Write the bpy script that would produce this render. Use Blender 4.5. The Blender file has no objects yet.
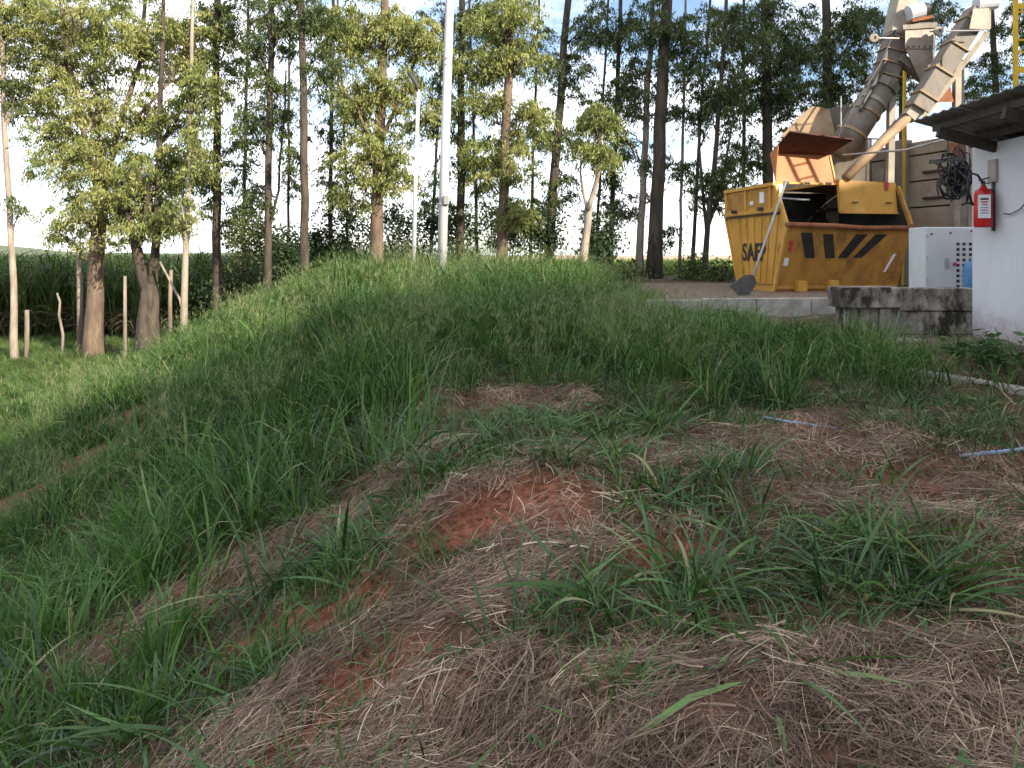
import bpy, bmesh, math, random
import numpy as np
from mathutils import Vector, Matrix, Euler

# ------------------------------------------------------------------ camera, sky, sun, exposure
SC = bpy.context.scene
COL = SC.collection
EYE = 3.0            # eye height above the low field (m)
F = 740.0            # focal length in picture widths of 1024
U0, V0 = 512.0, 255.0
cd = bpy.data.cameras.new('camera')
cd.sensor_width = 36.0
cd.lens = 36.0 * F / 1024.0
cd.shift_y = -(384.0 - V0) / 1024.0
cd.clip_start = 0.05
cd.clip_end = 6000.0
cam = bpy.data.objects.new('camera', cd)
cam.location = (0, 0, EYE)
cam.rotation_euler = (math.radians(90), 0, 0)
COL.objects.link(cam)
SC.camera = cam

SUN_EL, SUN_AZ = math.radians(25.0), math.radians(135.0)   # azimuth clockwise from +Y (view direction)
w = bpy.data.worlds.new('World'); SC.world = w; w.use_nodes = True
nt = w.node_tree; nt.nodes.clear()
out = nt.nodes.new('ShaderNodeOutputWorld')
bg = nt.nodes.new('ShaderNodeBackground'); bg.inputs['Strength'].default_value = 0.14
sky = nt.nodes.new('ShaderNodeTexSky'); sky.sky_type = 'NISHITA'; sky.sun_disc = False
sky.sun_elevation = SUN_EL; sky.sun_rotation = SUN_AZ
sky.air_density = 1.0; sky.dust_density = 2.0; sky.ozone_density = 1.2; sky.altitude = 600
tc = nt.nodes.new('ShaderNodeTexCoord')
mp = nt.nodes.new('ShaderNodeMapping'); mp.inputs['Scale'].default_value = (1.6, 1.6, 4.0); mp.inputs['Location'].default_value = (0.35, 0.1, 0.2)
nz = nt.nodes.new('ShaderNodeTexNoise'); nz.inputs['Scale'].default_value = 2.2; nz.inputs['Detail'].default_value = 8; nz.inputs['Roughness'].default_value = 0.58
rp = nt.nodes.new('ShaderNodeValToRGB'); rp.color_ramp.elements[0].position = 0.40; rp.color_ramp.elements[1].position = 0.60
mx = nt.nodes.new('ShaderNodeMixRGB'); mx.inputs['Color2'].default_value = (9.0, 9.1, 9.5, 1)
nt.links.new(tc.outputs['Generated'], mp.inputs['Vector']); nt.links.new(mp.outputs[0], nz.inputs['Vector'])
nt.links.new(nz.outputs['Fac'], rp.inputs[0]); nt.links.new(rp.outputs['Color'], mx.inputs['Fac'])
nt.links.new(sky.outputs[0], mx.inputs['Color1']); nt.links.new(mx.outputs[0], bg.inputs['Color'])
nt.links.new(bg.outputs[0], out.inputs['Surface'])

sd = bpy.data.lights.new('sun', 'SUN'); sd.energy = 5.0; sd.angle = math.radians(0.6); sd.color = (1.0, 0.89, 0.72)
so = bpy.data.objects.new('sun', sd); COL.objects.link(so)
tosun = Vector((math.sin(SUN_AZ) * math.cos(SUN_EL), math.cos(SUN_AZ) * math.cos(SUN_EL), math.sin(SUN_EL)))
so.rotation_euler = (-tosun).to_track_quat('-Z', 'Y').to_euler()
so.location = tosun * 60

SC.view_settings.view_transform = 'Standard'; SC.view_settings.look = 'None'
SC.view_settings.exposure = 0.98; SC.view_settings.gamma = 1.0
SC.view_settings.use_curve_mapping = False
SC.render.engine = 'CYCLES'
cy = SC.cycles
cy.use_denoising = True
try: cy.denoiser = 'OPENIMAGEDENOISE'
except Exception: pass
cy.max_bounces = 5; cy.diffuse_bounces = 2; cy.glossy_bounces = 2; cy.transmission_bounces = 3; cy.transparent_max_bounces = 4
cy.sample_clamp_indirect = 6.0
cy.use_adaptive_sampling = True; cy.adaptive_threshold = 0.02

rng = np.random.default_rng(7)
random.seed(11)

# ------------------------------------------------------------------ helpers
def px(u, v, d):
    """a point seen at u, v that stands d metres away"""
    return Vector(((u - U0) / F * d, d, EYE + (V0 - v) / F * d))

def _hash(ix, iy, s):
    h = (ix * 374761393 + iy * 668265263 + s * 1442695041) & 0xFFFFFFFF
    h = ((h ^ (h >> 13)) * 1274126177) & 0xFFFFFFFF
    return ((h ^ (h >> 16)) & 0xFFFFFF) / float(0xFFFFFF)

def vnoise(x, y, s=0):
    x = np.asarray(x, float); y = np.asarray(y, float)
    ix = np.floor(x).astype(np.int64); iy = np.floor(y).astype(np.int64)
    fx = x - ix; fy = y - iy
    fx = fx * fx * (3 - 2 * fx); fy = fy * fy * (3 - 2 * fy)
    a = _hash(ix, iy, s); b = _hash(ix + 1, iy, s); c = _hash(ix, iy + 1, s); d = _hash(ix + 1, iy + 1, s)
    return (a * (1 - fx) + b * fx) * (1 - fy) + (c * (1 - fx) + d * fx) * fy

def fbm(x, y, s=0, o=4):
    t = 0; a = 0.5; n = 0
    for i in range(o):
        t = t + a * vnoise(x * 2 ** i, y * 2 ** i, s + i * 17); n += a; a *= 0.5
    return t / n

def sstep(a, b, x):
    t = np.clip((x - a) / (b - a), 0, 1)
    return t * t * (3 - 2 * t)

class MB:
    def __init__(s): s.v = []; s.f = []; s.m = []
    def add(s, vs, fs, m=0):
        o = len(s.v); s.v += [tuple(p) for p in vs]
        for f in fs: s.f.append([i + o for i in f]); s.m.append(m)
        return s
    def hexa(s, b, t, m=0):
        return s.add(list(b) + list(t), [(3, 2, 1, 0), (4, 5, 6, 7), (0, 1, 5, 4), (1, 2, 6, 5), (2, 3, 7, 6), (3, 0, 4, 7)], m)
    def box(s, c, sz, R=None, m=0):
        c = Vector(c); hx, hy, hz = sz[0] / 2, sz[1] / 2, sz[2] / 2
        R = R or Matrix.Identity(3)
        P = [c + R @ Vector(p) for p in ((-hx, -hy, -hz), (hx, -hy, -hz), (hx, hy, -hz), (-hx, hy, -hz), (-hx, -hy, hz), (hx, -hy, hz), (hx, hy, hz), (-hx, hy, hz))]
        return s.hexa(P[:4], P[4:], m)
    def bar(s, p, q, wd, ht, up=(0, 0, 1), m=0):
        p = Vector(p); q = Vector(q); d = (q - p).normalized(); up = Vector(up)
        if abs(d.dot(up)) > .98: up = Vector((0, 1, 0))
        a = d.cross(up).normalized() * wd / 2; b = a.cross(d).normalized() * ht / 2
        return s.hexa([p - a - b, p + a - b, p + a + b, p - a + b], [q - a - b, q + a - b, q + a + b, q - a + b], m)
    def tube(s, pts, rad, n=8, m=0, cap=True):
        pts = [Vector(p) for p in pts]
        if not hasattr(rad, '__len__'): rad = [rad] * len(pts)
        vs = []; fs = []
        prev = None
        for i, p in enumerate(pts):
            d = (pts[min(i + 1, len(pts) - 1)] - pts[max(i - 1, 0)]).normalized()
            if prev is None:
                a = d.cross(Vector((0.13, 0.97, 0.2)))
                if a.length < .1: a = d.cross(Vector((1, 0, 0)))
            else: a = prev - d * prev.dot(d)
            a.normalize(); prev = a; b = d.cross(a)
            for k in range(n):
                t = 2 * math.pi * k / n
                vs.append(p + (a * math.cos(t) + b * math.sin(t)) * rad[i])
        for i in range(len(pts) - 1):
            for k in range(n):
                k2 = (k + 1) % n
                fs.append((i * n + k, i * n + k2, (i + 1) * n + k2, (i + 1) * n + k))
        if cap:
            fs.append(tuple(range(n - 1, -1, -1))); fs.append(tuple((len(pts) - 1) * n + k for k in range(n)))
        return s.add(vs, fs, m)
    def prism(s, poly, off, m=0):
        n = len(poly); off = Vector(off)
        vs = [Vector(p) for p in poly] + [Vector(p) + off for p in poly]
        fs = [tuple(range(n - 1, -1, -1)), tuple(range(n, 2 * n))] + [(i, (i + 1) % n, n + (i + 1) % n, n + i) for i in range(n)]
        return s.add(vs, fs, m)
    def build(s, name, mats, parent=None, smooth=False, bevel=0.0):
        me = bpy.data.meshes.new(name)
        o = bpy.data.objects.new(name, me)
        off = Vector((0, 0, 0))
        if parent is not None:
            off = parent_loc(parent)
        else:
            n = len(s.v)
            off = Vector((sum(p[0] for p in s.v) / n, sum(p[1] for p in s.v) / n, min(p[2] for p in s.v)))
            o.location = off
        me.from_pydata([(p[0] - off.x, p[1] - off.y, p[2] - off.z) for p in s.v], [], s.f)
        bm = bmesh.new(); bm.from_mesh(me); bmesh.ops.recalc_face_normals(bm, faces=bm.faces); bm.to_mesh(me); bm.free()
        if not isinstance(mats, (list, tuple)): mats = [mats]
        for mm in mats: me.materials.append(mm)
        if len(mats) > 1: me.polygons.foreach_set('material_index', s.m)
        if smooth: me.polygons.foreach_set('use_smooth', [True] * len(me.polygons))
        COL.objects.link(o)
        if parent is not None: o.parent = parent
        if bevel:
            b = o.modifiers.new('bevel', 'BEVEL'); b.width = bevel; b.segments = 2; b.limit_method = 'ANGLE'
        return o

def parent_loc(p):
    L = Vector(p.location)
    while p.parent: p = p.parent; L = L + Vector(p.location)
    return L

def tag(o, label=None, cat=None, group=None, kind=None):
    if label: o['label'] = label
    if cat: o['category'] = cat
    if group: o['group'] = group
    if kind: o['kind'] = kind
    return o

def thing(name, label, cat, loc, group=None):
    o = bpy.data.objects.new(name, None); o.empty_display_size = 0.2
    o.location = loc; COL.objects.link(o)
    return tag(o, label, cat, group)

def np_mesh(name, V, Fq, mats, attr=None, smooth=True, tri=None, link=True, midx=None):
    """fast quad mesh from numpy arrays"""
    me = bpy.data.meshes.new(name)
    V = np.asarray(V, np.float32).reshape(-1, 3); Fq = np.asarray(Fq, np.int32)
    me.vertices.add(len(V)); me.vertices.foreach_set('co', V.ravel())
    k = Fq.shape[1]
    me.loops.add(Fq.size); me.loops.foreach_set('vertex_index', Fq.ravel())
    me.polygons.add(len(Fq)); me.polygons.foreach_set('loop_start', np.arange(0, Fq.size, k, dtype=np.int32))
    try: me.polygons.foreach_set('loop_total', np.full(len(Fq), k, np.int32))
    except Exception: pass
    if smooth: me.polygons.foreach_set('use_smooth', np.ones(len(Fq), bool))
    if midx is not None: me.polygons.foreach_set('material_index', np.asarray(midx, np.int32))
    me.update(calc_edges=True)
    if attr:
        for an, (typ, arr) in attr.items():
            a = me.attributes.new(an, typ, 'POINT')
            if typ == 'FLOAT': a.data.foreach_set('value', np.asarray(arr, np.float32).ravel())
            elif typ == 'FLOAT_COLOR': a.data.foreach_set('color', np.asarray(arr, np.float32).ravel())
    for mm in (mats if isinstance(mats, (list, tuple)) else [mats]): me.materials.append(mm)
    o = bpy.data.objects.new(name, me)
    if link: COL.objects.link(o)
    return o

# ------------------------------------------------------------------ materials
def nodes(name):
    m = bpy.data.materials.new(name); m.use_nodes = True
    t = m.node_tree; t.nodes.clear()
    o = t.nodes.new('ShaderNodeOutputMaterial')
    p = t.nodes.new('ShaderNodeBsdfPrincipled')
    t.links.new(p.outputs[0], o.inputs['Surface'])
    return m, t, o, p

def N(t, typ, **kw):
    n = t.nodes.new(typ)
    for k, v in kw.items():
        if k in n.inputs: n.inputs[k].default_value = v
        else: setattr(n, k, v)
    return n

def pm(name, c1, c2, scale=4.0, rough=0.7, bump=0.15, metallic=0.0, c3=None, s3=1.0, lo3=.55, hi3=.7, stretch=(1, 1, 1), lo=.35, hi=.65, spec=0.4, bscale=None):
    """two-tone noise paint / stone / metal, with a third tone in patches"""
    m, t, o, p = nodes(name)
    L = t.links.new
    tcn = N(t, 'ShaderNodeTexCoord'); mpn = N(t, 'ShaderNodeMapping'); mpn.inputs['Scale'].default_value = stretch
    L(tcn.outputs['Object'], mpn.inputs[0])
    n1 = N(t, 'ShaderNodeTexNoise', Scale=scale, Detail=8.0, Roughness=0.6); L(mpn.outputs[0], n1.inputs['Vector'])
    r = N(t, 'ShaderNodeValToRGB'); r.color_ramp.elements[0].position = lo; r.color_ramp.elements[1].position = hi
    r.color_ramp.elements[0].color = (*c1, 1); r.color_ramp.elements[1].color = (*c2, 1)
    L(n1.outputs['Fac'], r.inputs[0]); c = r.outputs[0]
    if c3:
        n2 = N(t, 'ShaderNodeTexNoise', Scale=s3, Detail=10.0, Roughness=0.7); L(mpn.outputs[0], n2.inputs['Vector'])
        mr = N(t, 'ShaderNodeMapRange'); mr.inputs['From Min'].default_value = lo3; mr.inputs['From Max'].default_value = hi3
        L(n2.outputs['Fac'], mr.inputs['Value'])
        mi = N(t, 'ShaderNodeMixRGB'); mi.inputs['Color2'].default_value = (*c3, 1)
        L(mr.outputs[0], mi.inputs['Fac']); L(c, mi.inputs['Color1']); c = mi.outputs[0]
    L(c, p.inputs['Base Color'])
    p.inputs['Roughness'].default_value = rough; p.inputs['Metallic'].default_value = metallic
    p.inputs['Specular IOR Level'].default_value = spec
    if bump:
        nb = N(t, 'ShaderNodeTexNoise', Scale=bscale or scale * 4, Detail=6.0); L(mpn.outputs[0], nb.inputs['Vector'])
        b = N(t, 'ShaderNodeBump', Strength=bump, Distance=0.02); L(nb.outputs['Fac'], b.inputs['Height']); L(b.outputs[0], p.inputs['Normal'])
    return m

def leafmat(name, c1, c2, c3=None, trans=0.35, rough=0.55, tcol=None, spec=0.3, inst=True):
    """leaf blades: tone by a per-blade number, light passing through"""
    m, t, o, p = nodes(name)
    L = t.links.new
    a = N(t, 'ShaderNodeAttribute', attribute_name='tone')
    oi = N(t, 'ShaderNodeObjectInfo')
    ad = N(t, 'ShaderNodeMath', operation='ADD'); mu = N(t, 'ShaderNodeMath', operation='MULTIPLY'); mu.inputs[1].default_value = 0.35 if inst else 0.0
    L(oi.outputs['Random'], mu.inputs[0]); L(a.outputs['Fac'], ad.inputs[0]); L(mu.outputs[0], ad.inputs[1])
    sb = N(t, 'ShaderNodeMath', operation='SUBTRACT'); sb.inputs[1].default_value = 0.17 if inst else 0.0; L(ad.outputs[0], sb.inputs[0])
    r = N(t, 'ShaderNodeValToRGB'); e = r.color_ramp.elements
    e[0].position = 0.0; e[0].color = (*c1, 1); e[1].position = 0.8 if c3 else 1.0; e[1].color = (*c2, 1)
    if c3:
        x = e.new(0.97); x.color = (*c3, 1)
    L(sb.outputs[0], r.inputs[0]); L(r.outputs[0], p.inputs['Base Color'])
    p.inputs['Roughness'].default_value = rough; p.inputs['Specular IOR Level'].default_value = spec
    tr = N(t, 'ShaderNodeBsdfTranslucent')
    tm = N(t, 'ShaderNodeMixRGB', blend_type='MULTIPLY'); tm.inputs['Fac'].default_value = 1.0
    tm.inputs['Color2'].default_value = (*(tcol or (1.0, 1.15, 0.6)), 1)
    L(r.outputs[0], tm.inputs['Color1']); L(tm.outputs[0], tr.inputs['Color'])
    ms = N(t, 'ShaderNodeMixShader'); ms.inputs['Fac'].default_value = trans
    L(p.outputs[0], ms.inputs[1]); L(tr.outputs[0], ms.inputs[2]); L(ms.outputs[0], o.inputs['Surface'])
    return m

M = {}
M['grass'] = leafmat('grass', (0.015, 0.046, 0.014), (0.120, 0.232, 0.056), (0.34, 0.31, 0.16), 0.34, inst=False)
M['grass_near'] = leafmat('grass_near', (0.016, 0.050, 0.014), (0.105, 0.215, 0.050), (0.32, 0.28, 0.14), 0.30, 0.42, spec=0.5, inst=False)
M['meadow'] = leafmat('meadow', (0.035, 0.075, 0.020), (0.12, 0.20, 0.05), (0.26, 0.24, 0.11), 0.3)
M['grass_pale'] = leafmat('grass_pale', (0.08, 0.13, 0.045), (0.24, 0.28, 0.12), (0.40, 0.36, 0.22), 0.30)
M['straw'] = leafmat('straw', (0.060, 0.036, 0.025), (0.34, 0.235, 0.165), (0.60, 0.48, 0.34), 0.10, 0.75)
M['cane'] = leafmat('cane', (0.016, 0.034, 0.010), (0.085, 0.130, 0.032), (0.075, 0.055, 0.032), 0.30)
M['leaf_sunlit'] = leafmat('leaf_sunlit', (0.065, 0.090, 0.026), (0.32, 0.345, 0.115), (0.40, 0.37, 0.17), 0.38, inst=False)  # brighter leaf copy for trees standing in sun; sunlight put into the colour
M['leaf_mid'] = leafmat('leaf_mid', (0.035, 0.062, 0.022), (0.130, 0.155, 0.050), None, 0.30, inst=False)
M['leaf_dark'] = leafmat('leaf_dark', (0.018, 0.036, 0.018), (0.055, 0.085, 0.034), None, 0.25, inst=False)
M['leaf_weed'] = leafmat('leaf_weed', (0.04, 0.09, 0.03), (0.09, 0.17, 0.05), None, 0.3)
M['leaf_plain'] = pm('leaf_plain', (0.085, 0.155, 0.035), (0.12, 0.20, 0.05), 20, 0.45, 0.05)
M['bark_pale'] = pm('bark_pale', (0.20, 0.165, 0.125), (0.38, 0.33, 0.27), 5, 0.85, 0.5, c3=(0.16, 0.11, 0.08), s3=3, stretch=(1, 1, .25))
M['bark_brown'] = pm('bark_brown', (0.085, 0.058, 0.040), (0.20, 0.145, 0.105), 5, 0.9, 0.7, c3=(0.07, 0.05, 0.035), s3=4, stretch=(1, 1, .22))
M['bark_dark'] = pm('bark_dark', (0.030, 0.024, 0.018), (0.095, 0.074, 0.056), 6, 0.9, 0.7, c3=(0.17, 0.12, 0.08), s3=2.5, lo3=.64, hi3=.8, stretch=(1, 1, .22))
M['yellow'] = pm('yellow_paint', (0.46, 0.23, 0.035), (0.56, 0.31, 0.065), 2.5, 0.5, 0.1, c3=(0.22, 0.095, 0.030), s3=3.0, lo3=.56, hi3=.72, stretch=(1, 1, .6))
M['yellow_worn'] = pm('yellow_paint_worn', (0.34, 0.165, 0.032), (0.47, 0.245, 0.05), 3, 0.6, 0.15, c3=(0.13, 0.060, 0.028), s3=2.2, lo3=.49, hi3=.70, stretch=(1, 1, .7))
M['orange'] = pm('orange_primer', (0.36, 0.125, 0.040), (0.45, 0.175, 0.060), 3, 0.6, 0.1, c3=(0.40, 0.16, 0.07), s3=2.5)
M['rust'] = pm('rust', (0.16, 0.055, 0.025), (0.30, 0.115, 0.05), 5, 0.85, 0.3)
M['black_paint'] = pm('black_paint', (0.012, 0.012, 0.012), (0.035, 0.032, 0.028), 6, 0.6, 0.1)
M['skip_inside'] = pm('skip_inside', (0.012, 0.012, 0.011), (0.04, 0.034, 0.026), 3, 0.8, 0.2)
M['beige_metal'] = pm('beige_metal', (0.13, 0.110, 0.088), (0.225, 0.19, 0.152), 2.5, 0.6, 0.15, c3=(0.085, 0.055, 0.038), s3=2.6, lo3=.5, hi3=.72, stretch=(1, 1, .4))
M['cream_metal'] = pm('cream_metal', (0.24, 0.205, 0.16), (0.36, 0.315, 0.25), 2.5, 0.55, 0.15, c3=(0.15, 0.09, 0.055), s3=3.0, lo3=.54, hi3=.74)
M['tan_metal'] = pm('tan_metal', (0.24, 0.155, 0.085), (0.34, 0.235, 0.135), 2.5, 0.6, 0.1, c3=(0.22, 0.12, 0.07), s3=2.0)
M['grey_metal'] = pm('grey_metal', (0.28, 0.28, 0.28), (0.42, 0.42, 0.41), 5, 0.45, 0.1, metallic=0.3)
M['dark_metal'] = pm('dark_metal', (0.03, 0.03, 0.03), (0.07, 0.065, 0.06), 5, 0.6, 0.1)
M['pale_blue_metal'] = pm('pale_blue_metal', (0.45, 0.47, 0.52), (0.58, 0.60, 0.64), 4, 0.5, 0.1)
M['white_pole'] = pm('white_pole', (0.46, 0.47, 0.48), (0.60, 0.61, 0.62), 3, 0.5, 0.05, c3=(0.36, 0.35, 0.33), s3=2, stretch=(1, 1, .3))
M['precast'] = pm('precast_concrete', (0.34, 0.27, 0.20), (0.46, 0.38, 0.29), 2, 0.85, 0.25, c3=(0.24, 0.18, 0.13), s3=1.2)
M['pillar'] = pm('pillar_concrete', (0.25, 0.22, 0.19), (0.36, 0.32, 0.28), 3, 0.85, 0.25)
M['mossy'] = pm('mossy_concrete', (0.15, 0.12, 0.10), (0.46, 0.41, 0.365), 4, 0.9, 0.6, c3=(0.035, 0.028, 0.022), s3=3.2, lo3=.46, hi3=.58, stretch=(1, 1, .5))
M['kerb'] = pm('kerb_concrete', (0.24, 0.22, 0.19), (0.42, 0.39, 0.35), 5, 0.9, 0.4, c3=(0.20, 0.18, 0.15), s3=3)
M['kerb_white'] = pm('kerb_white', (0.26, 0.25, 0.22), (0.44, 0.42, 0.39), 5, 0.9, 0.4, c3=(0.24, 0.21, 0.17), s3=3)
M['rust_shaded'] = pm('rust_shaded', (0.045, 0.018, 0.012), (0.10, 0.04, 0.022), 5, 0.9, 0.2)  # lid flap only: the shade of its underside is put into this darker rust
M['whitewash'] = pm('whitewash', (0.52, 0.52, 0.54), (0.61, 0.61, 0.63), 1.5, 0.8, 0.2, c3=(0.42, 0.41, 0.39), s3=2.2, lo3=.62, hi3=.85, stretch=(1, 1, .35), bscale=30)
def muddy(m, z0, z1, col):
    """rain-splashed earth on the foot of a wall (object height z0 to z1)"""
    t = m.node_tree; L = t.links.new; p = [n for n in t.nodes if n.type == 'BSDF_PRINCIPLED'][0]
    src = p.inputs['Base Color'].links[0].from_socket
    g = N(t, 'ShaderNodeTexCoord'); sx = N(t, 'ShaderNodeSeparateXYZ'); L(g.outputs['Object'], sx.inputs[0])
    nz_ = N(t, 'ShaderNodeTexNoise', Scale=7.0, Detail=10.0, Roughness=.75); L(g.outputs['Object'], nz_.inputs['Vector'])
    mr = N(t, 'ShaderNodeMapRange'); mr.inputs['From Min'].default_value = z1; mr.inputs['From Max'].default_value = z0; L(sx.outputs['Z'], mr.inputs['Value'])
    mu = N(t, 'ShaderNodeMath', operation='ADD'); L(mr.outputs[0], mu.inputs[0]); L(nz_.outputs['Fac'], mu.inputs[1])
    m2 = N(t, 'ShaderNodeMapRange'); m2.inputs['From Min'].default_value = .75; m2.inputs['From Max'].default_value = 1.35; m2.inputs['To Max'].default_value = .8; L(mu.outputs[0], m2.inputs['Value'])
    mx_ = N(t, 'ShaderNodeMixRGB'); mx_.inputs['Color2'].default_value = (*col, 1); L(m2.outputs[0], mx_.inputs['Fac']); L(src, mx_.inputs['Color1']); L(mx_.outputs[0], p.inputs['Base Color'])
muddy(M['whitewash'], -.1, .75, (0.22, 0.14, 0.10))
M['roof_sheet'] = pm('roof_sheet', (0.10, 0.10, 0.10), (0.19, 0.185, 0.18), 2, 0.6, 0.1, c3=(0.12, 0.085, 0.06), s3=2)
M['wood_dark'] = pm('wood_dark', (0.035, 0.028, 0.022), (0.08, 0.06, 0.045), 6, 0.9, 0.3, stretch=(1, .2, 1))
M['wood_grey'] = pm('wood_grey', (0.15, 0.12, 0.095), (0.30, 0.25, 0.20), 6, 0.9, 0.4, stretch=(1, 1, .2))
M['cabinet'] = pm('cabinet_paint', (0.46, 0.48, 0.48), (0.54, 0.56, 0.56), 2, 0.45, 0.03, c3=(0.48, 0.45, 0.40), s3=1.6, lo3=.65, hi3=.85)
M['red'] = pm('red_enamel', (0.42, 0.012, 0.016), (0.52, 0.02, 0.025), 3, 0.3, 0.03)
M['paper'] = pm('paper', (0.66, 0.67, 0.68), (0.75, 0.75, 0.76), 4, 0.7, 0.03)
M['black_rubber'] = pm('black_rubber', (0.012, 0.012, 0.013), (0.03, 0.03, 0.03), 8, 0.5, 0.1)
M['blue_plastic'] = pm('blue_plastic', (0.05, 0.16, 0.32), (0.09, 0.22, 0.40), 3, 0.45, 0.05)
M['blue_hose'] = pm('blue_hose', (0.20, 0.28, 0.42), (0.30, 0.39, 0.53), 6, 0.6, 0.05, c3=(0.20, 0.14, 0.10), s3=9, lo3=.5, hi3=.65)
M['yellow_rail'] = pm('yellow_rail', (0.62, 0.38, 0.02), (0.72, 0.46, 0.03), 4, 0.5, 0.05)
M['ink_red'] = pm('ink_red', (0.40, 0.03, 0.05), (0.46, 0.05, 0.07), 3, 0.7, 0)
M['ink_blue'] = pm('ink_blue', (0.15, 0.28, 0.42), (0.2, 0.33, 0.48), 3, 0.7, 0)
M['silo_metal'] = pm('silo_metal', (0.42, 0.43, 0.44), (0.52, 0.53, 0.54), 2, 0.4, 0.1, metallic=0.6)
M['hill'] = pm('hill_green', (0.06, 0.085, 0.04), (0.13, 0.15, 0.07), 0.05, 0.9, 0, c3=(0.16, 0.15, 0.08), s3=.03)

# ------------------------------------------------------------------ terrain
_py = np.array([-80, 0, 2, 4, 6, 8, 9.6, 11, 12, 14, 22, 60, 2000.])
_pz = np.array([-1.6, -1.52, -1.47, -1.36, -1.22, -1.08, -1.0, -0.86, -0.76, -0.70, -0.68, -0.8, -1.0])
_cy = np.array([-80, 0, 2, 4, 6, 8, 10, 13, 17, 22, 30, 60, 2000.])
_cx = np.array([1.2, 0.5, 0.15, -0.3, -0.8, -1.5, -2.3, -3.2, -4.2, -4.9, -4.0, -2.0, -2.0])
PLAT = -0.66
KX0, KX1, KY = 2.2, 4.80, 10.75       # long kerb
BY = 9.25                              # face of the mossy block

def h0(x, y):
    """smooth ground height relative to the eye"""
    x = np.asarray(x, float); y = np.asarray(y, float)
    P = np.interp(y, _py, _pz)
    xc = np.interp(y, _cy, _cx)
    d = np.maximum(0, xc - x + 0.5)
    soft = np.where(d < 1.0, d * d * 0.5, d - 0.5)
    z = P - 0.43 * soft
    lo = -3.0 + 0.0 * x
    k = 0.25
    z = np.where(z - lo > 6 * k, z, lo + k * np.log1p(np.exp(np.clip((z - lo) / k, -40, 40))))
    # built platform behind kerb and block
    e = sstep(KX0 - 0.6, KX0, x) * sstep(KY + 0.02, KY + 0.12, y)
    e2 = sstep(4.72, 4.80, x) * sstep(BY + .12, BY + .3, y)
    e = np.maximum(e, e2) * (1 - sstep(40, 60, y))
    z = z * (1 - e) + PLAT * e
    return z, e

def hgt(x, y):
    z, e = h0(x, y)
    near = 1 - sstep(25, 60, np.asarray(y, float))
    b = (fbm(np.asarray(x) * 0.9, np.asarray(y) * 0.9, 3) - .5) * 0.30 + (fbm(np.asarray(x) * 3.3, np.asarray(y) * 3.3, 9, 3) - .5) * 0.12
    return EYE + z + b * near * (1 - .9 * e)

def gp(u, v):
    """where the line of sight through u, v meets the ground"""
    d = np.concatenate([np.arange(1.2, 30, .01), np.arange(30, 400, .2)])
    x = (u - U0) / F * d; z = EYE + (V0 - v) / F * d
    g = hgt(x, d)
    i = np.argmax(g >= z)
    if g[i] < z[i]: i = -1
    return Vector((x[i], d[i], g[i]))

def gz(x, y): return float(hgt(np.array([x]), np.array([y]))[0])

def poly_dist(x, y, pts):
    D = np.full(np.shape(x), 1e9)
    for (a, b) in zip(pts[:-1], pts[1:]):
        ax, ay = a[0], a[1]; dx, dy = b[0] - ax, b[1] - ay
        t = np.clip(((x - ax) * dx + (y - ay) * dy) / (dx * dx + dy * dy + 1e-9), 0, 1)
        D = np.minimum(D, np.hypot(x - ax - t * dx, y - ay - t * dy))
    return D

def strip(pix, hw, kind): return ([gp(u, v) for u, v in pix], hw, kind)
STRAW = [
    strip([(420, 762), (640, 735), (1024, 725)], .36, 's'),
    strip([(560, 690), (760, 672), (1024, 655)], .22, 's'),
    strip([(215, 766), (330, 688), (450, 606), (545, 545), (650, 532)], .22, 's'),
    strip([(330, 740), (420, 700), (520, 660)], .16, 's'),
    strip([(100, 655), (215, 592), (330, 530), (440, 450)], .21, 's'),
    strip([(590, 470), (740, 447), (880, 458), (1024, 490)], .42, 's'),
    strip([(760, 498), (900, 515), (1024, 540)], .22, 's'),
    strip([(495, 398), (570, 396)], .25, 's'),
    strip([(0, 522), (60, 482), (130, 440)], .30, 's'),
    strip([(90, 432), (170, 402), (240, 380)], .32, 's'),
    strip([(420, 520), (500, 480)], .14, 's'),
]
SOIL = [
    strip([(440, 530), (500, 500), (560, 488)], .16, 'e'),
    strip([(500, 530), (560, 505)], .15, 'e'),
    strip([(290, 745), (345, 720)], .14, 'e'),
    strip([(420, 690), (470, 670)], .10, 'e'),
    strip([(0, 408), (14, 404)], .35, 'e'),
    strip([(340, 690), (400, 650)], .12, 'e'),
    strip([(640, 560), (700, 548)], .10, 'e'),
    strip([(560, 755), (600, 740)], .08, 'e'), strip([(240, 655), (300, 610)], .10, 'e'), strip([(330, 610), (370, 590)], .08, 'e'), strip([(690, 715), (740, 700)], .07, 'e'), strip([(860, 480), (930, 490)], .10, 'e'), strip([(450, 745), (500, 730)], .08, 'e'),
]
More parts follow.
